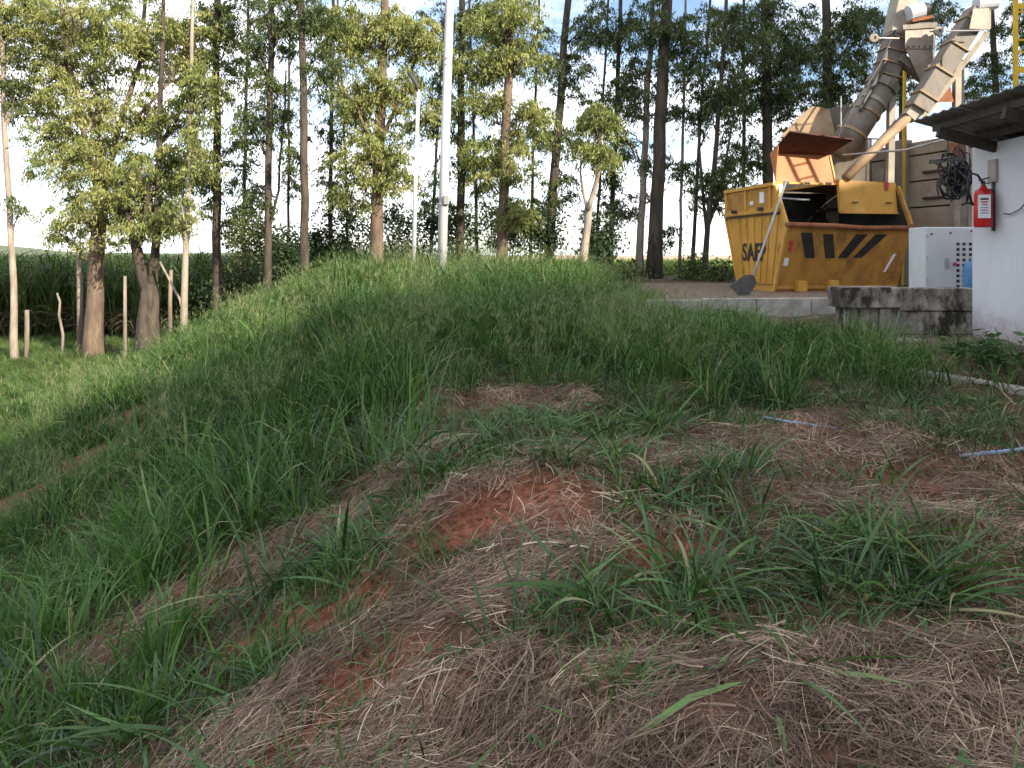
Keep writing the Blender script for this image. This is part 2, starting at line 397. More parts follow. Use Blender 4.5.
GREEN = [
    strip([(590, 600), (760, 592), (960, 610)], .26, 'g'),
    strip([(700, 560), (960, 565)], .24, 'g'),
    strip([(600, 508), (740, 492)], .16, 'g'),
    strip([(800, 672), (880, 668)], .07, 'g'),
    strip([(440, 650), (530, 625)], .10, 'g'),
    strip([(560, 470), (640, 455)], .16, 'g'),
    strip([(300, 590), (380, 560)], .12, 'g'), strip([(480, 440), (560, 425), (680, 425)], .32, 'g'), strip([(640, 480), (760, 478)], .12, 'g'), strip([(960, 640), (1024, 635)], .10, 'g'), strip([(620, 520), (700, 505), (760, 505)], .14, 'g'),
    strip([(690, 655), (740, 648)], .05, 'g'), strip([(590, 700), (640, 690)], .05, 'g'), strip([(980, 690), (1020, 680)], .06, 'g'),
    strip([(880, 490), (940, 480)], .10, 'g'), strip([(700, 470), (760, 465)], .09, 'g'), strip([(380, 640), (430, 620)], .07, 'g'),
]
def fields(x, y):
    wx = (fbm(x * 2.2, y * 2.2, 31) - .5) * .34; wy = (fbm(x * 2.2, y * 2.2, 47) - .5) * .34
    X, Y = x + wx, y + wy
    s = np.zeros(np.shape(x)); e = np.zeros(np.shape(x)); g = np.zeros(np.shape(x))
    for p, hw, k in STRAW: s = np.maximum(s, 1 - sstep(hw * .75, hw * 1.35, poly_dist(X, Y, p)))
    for p, hw, k in SOIL: e = np.maximum(e, 1 - sstep(hw * .7, hw * 1.3, poly_dist(X, Y, p)))
    for p, hw, k in GREEN: g = np.maximum(g, 1 - sstep(hw * .7, hw * 1.3, poly_dist(X, Y, p)))
    s = np.maximum(s * (1 - .85 * g), 0)
    return s, e, g

xs = np.unique(np.concatenate([-np.geomspace(12, 2500, 34), np.arange(-12, -6, .16), np.arange(-6, 6.5, .07), np.arange(6.5, 12, .2), np.geomspace(12, 2500, 34), [KX0, KX1]]))
ys = np.unique(np.concatenate([-np.geomspace(2, 2500, 26), np.arange(-2, 1.2, .3), np.arange(1.2, 7, .055), np.arange(7, 17, .12), np.arange(17, 30, .5), np.geomspace(30, 4500, 50)]))
GX, GY = np.meshgrid(xs, ys)
gx, gy = GX.ravel(), GY.ravel()
GZ = hgt(gx, gy)
s_, e_, g_ = fields(gx, gy)
GZ = GZ + 0.05 * s_ * fbm(gx * 2.5, gy * 2.5, 77) - 0.03 * e_
_, plate = h0(gx, gy)
field_ = sstep(23, 25, gy) * sstep(-4, -2, gx) * (1 - sstep(62, 70, gy))
sand = sstep(62, 70, gy)
dry = np.clip(plate * (1 - sstep(16.5, 18, gy)) + np.where((gx > 1.2) & (gx < 4.6) & (gy > 10.2) & (gy < 17), .6, 0), 0, 1)
dry = np.maximum(dry, sstep(2.9, 3.5, gx) * sstep(7.6, 8.3, gy) * (gy < 9.6) * .85)
A1 = np.stack([s_, e_, dry, np.ones_like(s_)], -1)
A2 = np.stack([field_, sand, np.zeros_like(s_), np.ones_like(s_)], -1)
nx, ny = len(xs), len(ys)
i = np.arange((ny - 1) * (nx - 1)); r_, c_ = i // (nx - 1), i % (nx - 1)
a = r_ * nx + c_
FQ = np.stack([a, a + 1, a + 1 + nx, a + nx], -1)

m, t, o, p = nodes('ground_soil'); L = t.links.new
at1 = N(t, 'ShaderNodeAttribute', attribute_name='cover'); at2 = N(t, 'ShaderNodeAttribute', attribute_name='far_cover')
sp1 = N(t, 'ShaderNodeSeparateColor'); sp2 = N(t, 'ShaderNodeSeparateColor')
L(at1.outputs['Color'], sp1.inputs[0]); L(at2.outputs['Color'], sp2.inputs[0])
tcn = N(t, 'ShaderNodeTexCoord')
def ramp(scale, c1, c2, lo=.35, hi=.65, detail=8, stretch=None):
    n1 = N(t, 'ShaderNodeTexNoise', Scale=scale, Detail=float(detail), Roughness=.65)
    if stretch:
        q = N(t, 'ShaderNodeMapping'); q.inputs['Scale'].default_value = stretch; q.inputs['Rotation'].default_value = (0, 0, .7)
        L(tcn.outputs['Object'], q.inputs[0]); L(q.outputs[0], n1.inputs['Vector'])
    else: L(tcn.outputs['Object'], n1.inputs['Vector'])
    r = N(t, 'ShaderNodeValToRGB'); r.color_ramp.elements[0].position = lo; r.color_ramp.elements[1].position = hi
    r.color_ramp.elements[0].color = (*c1, 1); r.color_ramp.elements[1].color = (*c2, 1)
    L(n1.outputs['Fac'], r.inputs[0]); return r.outputs[0]
def mixc(f, a, b):
    q = N(t, 'ShaderNodeMixRGB'); L(f, q.inputs['Fac']); L(a, q.inputs['Color1']); L(b, q.inputs['Color2']); return q.outputs[0]
base = ramp(9, (0.045, 0.034, 0.020), (0.13, 0.078, 0.048))
litter = ramp(40, (0.075, 0.033, 0.020), (0.22, 0.115, 0.072), stretch=(1, .25, 1))
soil = ramp(22, (0.10, 0.036, 0.020), (0.30, 0.115, 0.065))
dryc = ramp(6, (0.13, 0.095, 0.07), (0.25, 0.19, 0.14))
fld = ramp(1.2, (0.13, 0.19, 0.05), (0.24, 0.30, 0.09))
snd = ramp(.05, (0.36, 0.24, 0.16), (0.50, 0.37, 0.27))
c = mixc(sp1.outputs[0], base, litter); c = mixc(sp1.outputs[1], c, soil); c = mixc(sp1.outputs[2], c, dryc)
c = mixc(sp2.outputs[0], c, fld); c = mixc(sp2.outputs[1], c, snd)
L(c, p.inputs['Base Color']); p.inputs['Roughness'].default_value = .95; p.inputs['Specular IOR Level'].default_value = .15
nb = N(t, 'ShaderNodeTexNoise', Scale=45.0, Detail=8.0); L(tcn.outputs['Object'], nb.inputs['Vector'])
bb = N(t, 'ShaderNodeBump', Strength=.6, Distance=.03); L(nb.outputs['Fac'], bb.inputs['Height']); L(bb.outputs[0], p.inputs['Normal'])
M['ground'] = m
ground = np_mesh('ground', np.stack([gx, gy, GZ], -1), FQ, m, {'cover': ('FLOAT_COLOR', A1), 'far_cover': ('FLOAT_COLOR', A2)})
tag(ground, kind='structure')

# distant hills
hv = []; hf = []
hx = np.linspace(-1500, 100, 60); prof = 6 + 6 * fbm(hx * .01, hx * 0 + 2, 5) + 20 * sstep(-520, -640, hx) * fbm(hx * .02, hx * 0 + 9, 6)
for k, X in enumerate(hx):
    for q, (dy, fz) in enumerate(((-160, 0), (-60, .65), (0, 1), (80, .8), (260, 0))):
        hv.append((X, 900 + dy, -4 + (prof[k] - 6 * (X > -200)) * fz))
for k in range(59):
    for q in range(4):
        aa = k * 5 + q; hf.append((aa, aa + 5, aa + 6, aa + 1))
o = np_mesh('hills', np.array(hv), np.array(hf), M['hill']); tag(o, kind='structure')

# ------------------------------------------------------------------ blade generators
def ribbons(root, yaw, Ln, Wd, lean, curve, segs=5, tone=None, wprof=None, side=None, fold=0.0):
    """arching leaf blades; returns verts (N*(segs+1)*2,3), quads, tone"""
    n = len(root); root = np.asarray(root, float)
    tt = np.linspace(0, 1, segs + 1)
    th = lean[:, None] + curve[:, None] * (tt[None, :] ** 1.4)
    ds = (Ln / segs)[:, None]
    dr = np.sin(th) * ds; dz = np.cos(th) * ds
    rr = np.concatenate([np.zeros((n, 1)), np.cumsum(dr[:, :-1], 1)], 1)
    zz = np.concatenate([np.zeros((n, 1)), np.cumsum(dz[:, :-1], 1)], 1)
    if side is None: side = rng.normal(0, .12, n)
    sw = rr * 0 + side[:, None] * Ln[:, None] * tt[None, :] ** 2
    cx, sx = np.cos(yaw)[:, None], np.sin(yaw)[:, None]
    X = root[:, 0:1] + rr * cx - sw * sx; Y = root[:, 1:2] + rr * sx + sw * cx; Z = root[:, 2:3] + zz
    wp = wprof if wprof is not None else np.clip(np.minimum(.55 + tt * 1.8, (1 - tt) * 2.0 + .03), 0, 1)
    hw = .5 * Wd[:, None] * wp[None, :]
    roll = rng.normal(0, .5, n)[:, None]
    ox, oy, oz = -sx * hw * np.cos(roll), cx * hw * np.cos(roll), hw * np.sin(roll)
    A = np.stack([X + ox, Y + oy, Z + oz], -1); B = np.stack([X - ox, Y - oy, Z - oz], -1)
    V = np.stack([A, B], 2).reshape(-1, 3)
    b = (np.arange(n) * (segs + 1) * 2)[:, None] + (np.arange(segs) * 2)[None, :]
    b = b.ravel(); Fq = np.stack([b, b + 1, b + 3, b + 2], -1)
    if tone is None: tone = rng.random(n)
    return V, Fq, np.repeat(tone, (segs + 1) * 2)

def join(parts):
    Vs = []; Fs = []; Ts = []; o = 0
    for V, Fq, T in parts:
        Vs.append(V); Fs.append(Fq + o); Ts.append(T); o += len(V)
    return np.concatenate(Vs), np.concatenate(Fs), np.concatenate(Ts)

def source(coll, name, parts, mats, midx=None):
    V, Fq, T = join(parts)
    ob = np_mesh(name, V, Fq, mats, {'tone': ('FLOAT', T)}, link=False, midx=midx)
    coll.objects.link(ob); return ob

def scatter(name, P, rot, scl, idx, coll, label, cat):
    """one object of stuff: a cloud of points that each carry a copy of a plant"""
    n = len(P)
    me = bpy.data.meshes.new(name); me.vertices.add(n); me.vertices.foreach_set('co', np.asarray(P, np.float32).ravel())
    for an, arr in (('rot', rot), ('scl', scl)):
        aa = me.attributes.new(an, 'FLOAT_VECTOR', 'POINT'); aa.data.foreach_set('vector', np.asarray(arr, np.float32).ravel())
    aa = me.attributes.new('idx', 'INT', 'POINT'); aa.data.foreach_set('value', np.asarray(idx, np.int32))
    me.update()
    ob = bpy.data.objects.new(name, me); COL.objects.link(ob)
    g = bpy.data.node_groups.new(name + '_nodes', 'GeometryNodeTree')
    g.interface.new_socket('Geometry', in_out='INPUT', socket_type='NodeSocketGeometry')
    g.interface.new_socket('Geometry', in_out='OUTPUT', socket_type='NodeSocketGeometry')
    gi = g.nodes.new('NodeGroupInput'); go = g.nodes.new('NodeGroupOutput')
    ip = g.nodes.new('GeometryNodeInstanceOnPoints'); ci = g.nodes.new('GeometryNodeCollectionInfo')
    ci.inputs['Collection'].default_value = coll; ci.inputs['Separate Children'].default_value = True; ci.inputs['Reset Children'].default_value = True
    ip.inputs['Pick Instance'].default_value = True
    def na(nm, typ):
        q = g.nodes.new('GeometryNodeInputNamedAttribute'); q.data_type = typ; q.inputs['Name'].default_value = nm
        return [s for s in q.outputs if s.enabled and s.name == 'Attribute'][0]
    er = g.nodes.new('FunctionNodeEulerToRotation')
    g.links.new(na('rot', 'FLOAT_VECTOR'), er.inputs[0]); g.links.new(er.outputs[0], ip.inputs['Rotation'])
    g.links.new(na('scl', 'FLOAT_VECTOR'), ip.inputs['Scale']); g.links.new(na('idx', 'INT'), ip.inputs['Instance Index'])
    g.links.new(gi.outputs[0], ip.inputs['Points']); g.links.new(ci.outputs[0], ip.inputs['Instance']); g.links.new(ip.outputs[0], go.inputs[0])
    md = ob.modifiers.new('scatter', 'NODES'); md.node_group = g
    return tag(ob, label, cat, kind='stuff')

def tuft(nb, L0, L1, W, spread, lean, curve, segs=6, yaw0=None):
    a = rng.uniform(0, 2 * math.pi, nb); r = spread * np.sqrt(rng.random(nb))
    root = np.stack([r * np.cos(a), r * np.sin(a), np.full(nb, -.03)], -1)
    yaw = a + rng.normal(0, .7, nb)
    if yaw0 is not None: yaw = yaw0 + rng.normal(0, .8, nb)
    Ln = rng.uniform(L0, L1, nb)
    tone = np.clip(rng.beta(2, 2.2, nb) * .95, 0, 1); tone[rng.random(nb) < .035] = 1.0
    return ribbons(root, yaw, Ln, rng.uniform(.65, 1.25, nb) * W, np.abs(rng.normal(lean, .22, nb)), np.abs(rng.normal(curve, .5, nb)), segs, tone)

# sources ---------------------------------------------------------------------------------
C_TALL = bpy.data.collections.new('tall_tufts')
for k in range(8):
    source(C_TALL, 'tall_tuft_%02d' % k, [tuft(40, .35, .85, .016, .13, .22, 1.3, 4)], M['meadow'])
C_STALK = bpy.data.collections.new('stalks')
for k in range(5):
    n = 9
    parts = [tuft(n, .75, 1.15, .0045, .16, .10, .35, 5)]
    tips = parts[0][0].reshape(n, 6, 2, 3).mean(2)
    root = np.concatenate([np.repeat(tips[:, 3 + q], 5, 0) for q in (0, 1, 2)])
    nn = len(root)
    parts.append(ribbons(root, rng.uniform(0, 6.28, nn), rng.uniform(.06, .15, nn), np.full(nn, .004), rng.uniform(.3, .9, nn), rng.uniform(.2, .8, nn), 2, rng.random(nn)))
    source(C_STALK, 'stalk_%02d' % k, parts, M['grass_pale'])
C_SHORT = bpy.data.collections.new('short_tufts')
for k in range(8):
    source(C_SHORT, 'short_tuft_%02d' % k, [tuft(26, .08, .26, .009, .10, .55, 1.2, 4)], M['grass_near'])
C_BROAD = bpy.data.collections.new('broad_tufts')
for k in range(7):
    source(C_BROAD, 'broad_tuft_%02d' % k, [tuft(20, .25, .62, .017, .06, .65, 1.0, 8)], M['grass_near'])
C_CANE = bpy.data.collections.new('cane_plants')
for k in range(6):
    nS = 9
    a_ = rng.uniform(0, 6.28, nS); r_ = .45 * np.sqrt(rng.random(nS))
    base_ = np.stack([r_ * np.cos(a_), r_ * np.sin(a_), np.zeros(nS)], -1)
    H_ = rng.uniform(1.5, 2.1, nS); lx = rng.normal(0, .08, nS); ly = rng.normal(0, .08, nS)
    parts = [ribbons(base_, rng.uniform(0, 6.28, nS), H_, np.full(nS, .035), np.abs(rng.normal(0, .06, nS)), rng.uniform(0, .1, nS), 3, np.full(nS, .6), np.ones(4))]
    nl = nS * 11
    si = np.repeat(np.arange(nS), 11); tt_ = np.tile(np.linspace(.18, 1.0, 11), nS)
    root = base_[si].copy(); root[:, 2] += tt_ * H_[si]; root[:, 0] += lx[si] * tt_; root[:, 1] += ly[si] * tt_
    tone = np.where(tt_ < .45, rng.uniform(.85, 1.15, nl), rng.uniform(.0, .8, nl))
    parts.append(ribbons(root, rng.uniform(0, 6.28, nl), rng.uniform(.7, 1.25, nl), rng.uniform(.03, .055, nl), np.where(tt_ < .45, 1.2, rng.uniform(.2, .6, nl)), rng.uniform(.8, 2.2, nl), 6, tone))
    source(C_CANE, 'cane_plant_%02d' % k, parts, M['cane'])
C_CROP = bpy.data.collections.new('crop_plants')
for k in range(4):
    source(C_CROP, 'crop_plant_%02d' % k, [tuft(22, .2, .5, .05, .25, .35, .9, 3)], leafmat('crop', (0.10, 0.15, 0.035), (0.24, 0.30, 0.08), None, .35) if k == 0 else bpy.data.materials['crop'])

def sample(x0, x1, y0, y1, dens):
    n = int((x1 - x0) * (y1 - y0) * dens)
    return rng.uniform(x0, x1, n), rng.uniform(y0, y1, n)
def uv(x, y, z): return U0 + F * x / y, V0 - F * (z - EYE) / y
def place(x, y, lean=.12):
    n = len(x)
    P = np.stack([x, y, hgt(x, y) + 0.0], -1)
    rot = np.stack([rng.normal(0, lean, n), rng.normal(0, lean, n), rng.uniform(0, 6.28, n)], -1)
    return P, rot

# where the built things keep grass out
def free(x, y):
    ok = ~((x > 3.9) & (y > 8.3)) & ~((x > KX0) & (y > KY - .05) & (y < 17)) & ~(x > 5.3)
    ok &= ~((x > 3.72) & (y > 5.3) & (rng.random(len(x)) < .75))
    ok &= ~((x > 3.1) & (y > 8.0) & (rng.random(len(x)) < .8))
    return ok

# --- every blade of the bank as real geometry
def blade_field(name, x, y, hs, nb, L0, L1, W, spread, lean, curve, segs, mat, label, tb=None, yaw0=None, extra=None):
    n = len(x); k = np.repeat(np.arange(n), nb); N_ = len(k)
    a = rng.uniform(0, 2 * math.pi, N_); r = spread * np.sqrt(rng.random(N_)) * (.6 + .6 * hs[k])
    rx = x[k] + r * np.cos(a); ry = y[k] + r * np.sin(a)
    root = np.stack([rx, ry, hgt(rx, ry) - .02], -1)
    pref = rng.uniform(0, 6.28, n)                       # every clump is combed its own way
    yaw = np.where(rng.random(N_) < .35, pref[k] + rng.normal(0, .5, N_), a + rng.normal(0, .8, N_))
    if yaw0 is not None: yaw = np.where(rng.random(N_) < .35, yaw0 + rng.normal(0, .6, N_), yaw)
    Ln = rng.uniform(L0, L1, N_) * hs[k]
    tone = rng.beta(1.7, 2.0, N_) * .78 + (0 if tb is None else tb[k]) + rng.normal(0, .10, n)[k]
    tone = np.clip(tone, 0, .97); dry_ = rng.random(N_) < .045; tone = np.minimum(tone, .80); tone[dry_] = rng.uniform(.85, 1.0, dry_.sum())
    part = ribbons(root, yaw, Ln, rng.uniform(.6, 1.3, N_) * W * (.5 + .5 * hs[k]), np.abs(rng.normal(lean, .25, N_)), np.abs(rng.normal(curve, .5, N_)), segs, tone)
    parts = [part] + (extra or [])
    V, Fq, T = join(parts)
    o = np_mesh(name, V, Fq, M[mat], {'tone': ('FLOAT', T)})
    return tag(o, label, 'grass', kind='stuff')

# --- tall grass on the bank
x, y = sample(-12, 6, 3.2, 16.5, 46)
u, v = uv(x, y, hgt(x, y)); s, e, g = fields(x, y)
xc = np.interp(y, _cy, _cx)
band = sstep(5.9, 7.3, y + .45 * np.minimum(0, x + .3) * -1)       # tall beyond the mown part
leftside = sstep(.1, 1.3, xc - x)                                   # and down the slope
clump = fbm(x * 1.1, y * 1.1, 91)
open_ = fbm(x * .55 + 3, y * .9, 404)
dens = np.clip(np.maximum(band, leftside * .62) * (1 - .97 * np.maximum(np.minimum(1, s * 1.7), e)), 0, 1) * sstep(.25, .55, clump + .18) * (1 - .7 * sstep(.52, .68, open_) * (1 - sstep(7.5, 9.5, y)))
keep = (rng.random(len(x)) < dens) & free(x, y) & (np.abs(u - 512) < 640)
x, y, s, clump, open_ = [q[keep] for q in (x, y, s, clump, open_)]
zrel = hgt(x, y) - EYE
low = sstep(-2.3, -2.85, zrel)
crest = sstep(6.8, 9.2, y) * sstep(-6.0, -2.5, x) * (1 - .55 * sstep(.4, 1.8, x))
fine_ = fbm(x * 2.6, y * 2.6, 717)
hs = (.56 + .34 * crest + .75 * (clump - .45) + .55 * (fine_ - .5)) * (1 - .40 * low) * rng.uniform(.7, 1.3, len(x))
hs = hs * (1 - .35 * sstep(2.5, 4.5, x)) * (1 - .55 * sstep(1.2, 2.2, x) * sstep(8.6, 9.6, y)) * (1 - .25 * sstep(5, 3.5, y)) * (1 - .35 * sstep(.5, .65, open_))
blade_field('tall_grass', x, y, np.clip(hs, .2, 1.4), 22, .30, .95, .0150, .12, .20, 1.45, 4, 'grass', 'tall tangled green grass covering the bank and its crest', tb=(fbm(x * .7, y * .7, 61) - .5) * .6 + (fine_ - .5) * .5)

# --- pale seed stalks along the crest
x, y = sample(-7, 5, 6.2, 15, 10)
s, e, g = fields(x, y)
cl = fbm(x * .8, y * .8, 55)
u, v = uv(x, y, hgt(x, y))
keep = (rng.random(len(x)) < sstep(.36, .60, cl) * (1 - s)) & free(x, y) & (x < 4.0)
x, y = x[keep], y[keep]; P, R = place(x, y)
hs = rng.uniform(.55, .95, len(x)) * (1 - .45 * sstep(1, 2.4, x))
scatter('seed_stalks', P, R, np.stack([hs, hs, hs], -1), rng.integers(0, 5, len(x)), C_STALK, 'pale thin grass stalks with feathery seed heads along the crest', 'grass')

# --- grass of the low field
x, y = sample(-24, -4.5, 9, 26, 17)
z = hgt(x, y); keep = (z - EYE < -2.55) & (x > -.75 * y - 1)
x, y = x[keep], y[keep]; P, R = place(x, y)
hs = rng.uniform(.22, .50, len(x))
scatter('meadow_grass', P, R, np.stack([hs * 1.5, hs * 1.5, hs], -1), rng.integers(0, 8, len(x)), C_TALL, 'short green grass on the flat low ground before the trees', 'grass')

# --- short grass among the straw
x, y = sample(-4.5, 5, 1.6, 9.5, 110)
s, e, g = fields(x, y); u, v = uv(x, y, hgt(x, y))
cl = fbm(x * 2.4, y * 2.4, 123)
dens = np.clip((1 - s) * .9 + .8 * g, 0, 1) * (1 - .85 * e) * sstep(.36, .56, cl + .06) + .42 * s * sstep(.47, .58, cl)
keep = (rng.random(len(x)) < dens) & free(x, y) & (np.abs(u - 512) < 640) & (v < 900)
x, y = x[keep], y[keep]
blade_field('short_grass', x, y, rng.uniform(.5, 1.25, len(x)), 17, .07, .24, .0078, .11, .65, 1.2, 3, 'grass_near', 'short trodden green grass growing through the straw', tb=(fbm(x * 1.2, y * 1.2, 62) - .5) * .6)

# --- broad-bladed clumps
x, y = sample(-4.5, 4.5, 1.7, 7.0, 24)
s, e, g = fields(x, y); u, v = uv(x, y, hgt(x, y)); cl = fbm(x * 1.7, y * 1.7, 222)
xc = np.interp(y, _cy, _cx)
dens = np.clip(g * .75 * sstep(.3, .55, cl + .05) + .6 * sstep(.0, .9, xc - x) * (1 - s) * sstep(.4, .6, cl) + .12 * (1 - s) + .03 * s, 0, 1) * (1 - .95 * e)
keep = (rng.random(len(x)) < dens) & (np.abs(u - 512) < 680) & (v < 950) & free(x, y)
x, y = x[keep], y[keep]
hx_ = []; hy_ = []                                   # named big clumps
for (u_, v_, k_) in ((395, 470, 5), (360, 462, 3), (420, 480, 3), (270, 585, 2), (60, 730, 3), (120, 745, 3), (30, 690, 2), (590, 590, 2), (830, 590, 3), (890, 600, 3), (690, 590, 2), (655, 430, 3), (760, 560, 2), (960, 600, 2), (500, 640, 1), (330, 560, 2)):
    q = gp(u_, v_)
    for k in range(k_): hx_.append(q.x + random.gauss(0, .06)); hy_.append(q.y + random.gauss(0, .06))
hx_, hy_ = np.array(hx_), np.array(hy_)
hs = np.concatenate([rng.uniform(.4, .95, len(x)), rng.uniform(.8, 1.2, len(hx_))])
x, y = np.concatenate([x, hx_]), np.concatenate([y, hy_])
# tall spiky shoots of the big clump
q = gp(395, 470); n = 34
rt_ = np.stack([q.x + rng.normal(0, .17, n), q.y + rng.normal(0, .10, n), np.zeros(n)], -1); rt_[:, 2] = hgt(rt_[:, 0], rt_[:, 1]) - .02
spikes = ribbons(rt_, rng.uniform(0, 6.28, n), rng.uniform(.55, 1.0, n), rng.uniform(.007, .014, n), rng.uniform(.02, .22, n), rng.uniform(.05, .5, n), 7, rng.uniform(.45, .84, n))
blade_field('broad_grass', x, y, hs, 17, .22, .62, .0155, .09, .95, .8, 7, 'grass_near', 'broad-bladed arching green grass clumps on the near slope', tb=(fbm(x * 1.5, y * 1.5, 63) - .5) * .5, extra=[spikes])

# --- straw lying on the ground
def straw_layer(n, y0, y1):
    x = rng.uniform(-4.5, 5.2, n); y = y0 + (y1 - y0) * rng.random(n) ** 1.6
    s, e, g = fields(x, y); u, v = uv(x, y, hgt(x, y))
    k = (rng.random(n) < np.clip(s * 1.1 * (.25 + .75 * sstep(.36, .58, fbm(x * 3.1, y * 3.1, 515))) + .07, 0, 1) * (1 - .55 * e)) & (np.abs(u - 512) < 580) & (v < 830)
    return x[k], y[k], s[k]
x, y, s = straw_layer(400000, 1.7, 8.5)
n = len(x)
# the cut stems lie along the mowing swaths, with plenty of strays
flow = .75 + (fbm(x * 1.3, y * 1.3, 401) - .5) * 4.0
yaw = flow + rng.normal(0, .75, n) + np.where(rng.random(n) < .25, rng.uniform(-1.6, 1.6, n), 0)
Ln = rng.uniform(.03, .22, n) * (1 + .8 * (rng.random(n) < .06)); segs = 3
tt = np.linspace(-.5, .5, segs + 1)
bend = rng.normal(0, .12, n)
px_ = x[:, None] + Ln[:, None] * (tt * np.cos(yaw)[:, None] - (bend[:, None] * (tt ** 2)) * np.sin(yaw)[:, None])
py_ = y[:, None] + Ln[:, None] * (tt * np.sin(yaw)[:, None] + (bend[:, None] * (tt ** 2)) * np.cos(yaw)[:, None])
lift = rng.exponential(.016, n) + .003 + .05 * s * fbm(x * 2.5, y * 2.5, 77)
tilt = rng.normal(0, .09, n)
pz_ = hgt(px_.ravel(), py_.ravel()).reshape(px_.shape) + lift[:, None] + Ln[:, None] * tt * tilt[:, None]
W_ = rng.uniform(.0011, .0032, n) * (1 + 1.2 * (rng.random(n) < .06)) * (1 + 2.2 * (rng.random(n) < .010))
rl = rng.uniform(-.7, .7, n)
ox = -np.sin(yaw) * W_ * .5 * np.cos(rl); oy = np.cos(yaw) * W_ * .5 * np.cos(rl); oz = W_ * .5 * np.sin(rl)
A = np.stack([px_ + ox[:, None], py_ + oy[:, None], pz_ + oz[:, None]], -1)
B = np.stack([px_ - ox[:, None], py_ - oy[:, None], pz_ - oz[:, None]], -1)
V = np.stack([A, B], 2).reshape(-1, 3)
b = ((np.arange(n) * (segs + 1) * 2)[:, None] + (np.arange(segs) * 2)[None, :]).ravel()
tone = np.clip(rng.beta(1.0, 1.7, n) + (fbm(x * 3, y * 3, 5) - .5) * .9, 0, 1.1)
o = np_mesh('straw_litter', V, np.stack([b, b + 1, b + 3, b + 2], -1), M['straw'], {'tone': ('FLOAT', np.repeat(tone, (segs + 1) * 2))})
tag(o, 'brown cut straw lying in swaths over the red soil', 'straw', kind='stuff')

# --- small broad-leaved weeds between the grass
n = 260
x = rng.uniform(-3.5, 4.5, n); y = 1.9 + 5.5 * rng.random(n) ** 1.4
s, e, g = fields(x, y); k = (rng.random(n) < .35 + .65 * fbm(x * 1.5, y * 1.5, 808)) & (e < .5) & free(x, y); x, y = x[k], y[k]; n = len(x)
k = np.repeat(np.arange(n), 13); N_ = len(k)
rx = x[k] + rng.normal(0, .04, N_); ry = y[k] + rng.normal(0, .04, N_)
hgtl = rng.uniform(.01, .07, n)[k] * rng.random(N_)
V, Fq, T = ribbons(np.stack([rx, ry, hgt(rx, ry) + hgtl + .01], -1), rng.uniform(0, 6.28, N_), rng.uniform(.025, .06, N_), rng.uniform(.014, .028, N_), rng.uniform(.7, 1.4, N_), rng.uniform(.0, .7, N_), 3, rng.uniform(.3, .8, N_), np.array([.25, 1, .9, .1]))
o = np_mesh('low_weeds', V, Fq, M['grass_near'], {'tone': ('FLOAT', T)}); tag(o, 'low broad-leaved weeds scattered over straw and soil', 'weeds', kind='stuff')

# --- crumbs of red earth
n = 5200
x = rng.uniform(-3.2, 4.6, n); y = 1.8 + 5.6 * rng.random(n) ** 1.5
s, e, g = fields(x, y)
k = rng.random(n) < np.clip(e + .35 * s, 0, 1); x, y = x[k], y[k]; n = len(x)
r = rng.exponential(.006, n) + .003
oct_ = np.array([(1, 0, 0), (0, 1, 0), (-1, 0, 0), (0, -1, 0), (0, 0, .8), (0, 0, -.8), (.7, .7, .3), (-.7, .6, .3)])[:6]
V = np.stack([x, y, hgt(x, y) + r * .3], -1)[:, None, :] + oct_[None] * r[:, None, None] * rng.uniform(.6, 1.4, (n, 6, 1))
tri = np.array([(0, 1, 4), (1, 2, 4), (2, 3, 4), (3, 0, 4), (1, 0, 5), (2, 1, 5), (3, 2, 5), (0, 3, 5)])
o = np_mesh('soil_crumbs', V.reshape(-1, 3), ((np.arange(n) * 6)[:, None, None] + tri[None]).reshape(-1, 3), pm('red_earth', (0.11, 0.042, 0.024), (0.27, 0.11, 0.065), 3, .95, 0), smooth=False)
tag(o, 'crumbs of red earth among the straw', 'soil', kind='stuff')

# --- sugar cane field on the low ground
pts = []
for (y0, y1, sp) in ((26.5, 34, .75), (34, 50, 1.3), (50, 120, 2.6)):
    yy = np.arange(y0, y1, sp)
    for q in yy:
        xx = np.arange(-.8 * q - 4, -4.6 - .02 * (q - 26) if q < 40 else -5.0, sp)
        xx = xx + rng.normal(0, .2 * sp, len(xx)); pts.append(np.stack([xx, q + rng.normal(0, .25 * sp, len(xx))], -1))
pts = np.concatenate(pts); x, y = pts[:, 0], pts[:, 1]
keep = hgt(x, y) - EYE < -1.9
x, y = x[keep], y[keep]; P, R = place(x, y, .06)
ws = np.where(y < 34, 1, np.where(y < 50, 1.5, 2.6)); hs = rng.uniform(.98, 1.24, len(x))
scatter('sugar_cane', P, R, np.stack([ws, ws, hs], -1), rng.integers(0, 6, len(x)), C_CANE, 'dense sugar cane field standing behind the trees on low ground', 'sugar cane')
# --- low crop beyond the right trees
x, y = sample(-1.5, 40, 23.5, 62, 3.0); keep = x < .9 * y
x, y = x[keep], y[keep]; P, R = place(x, y, .1); hs = rng.uniform(.6, 1.1, len(x)) * (1 + y * .01)
scatter('field_crop', P, R, np.stack([hs * 1.3, hs * 1.3, hs * .8], -1), rng.integers(0, 4, len(x)), C_CROP, 'low light green crop in the sunny field beyond the trees', 'crop')

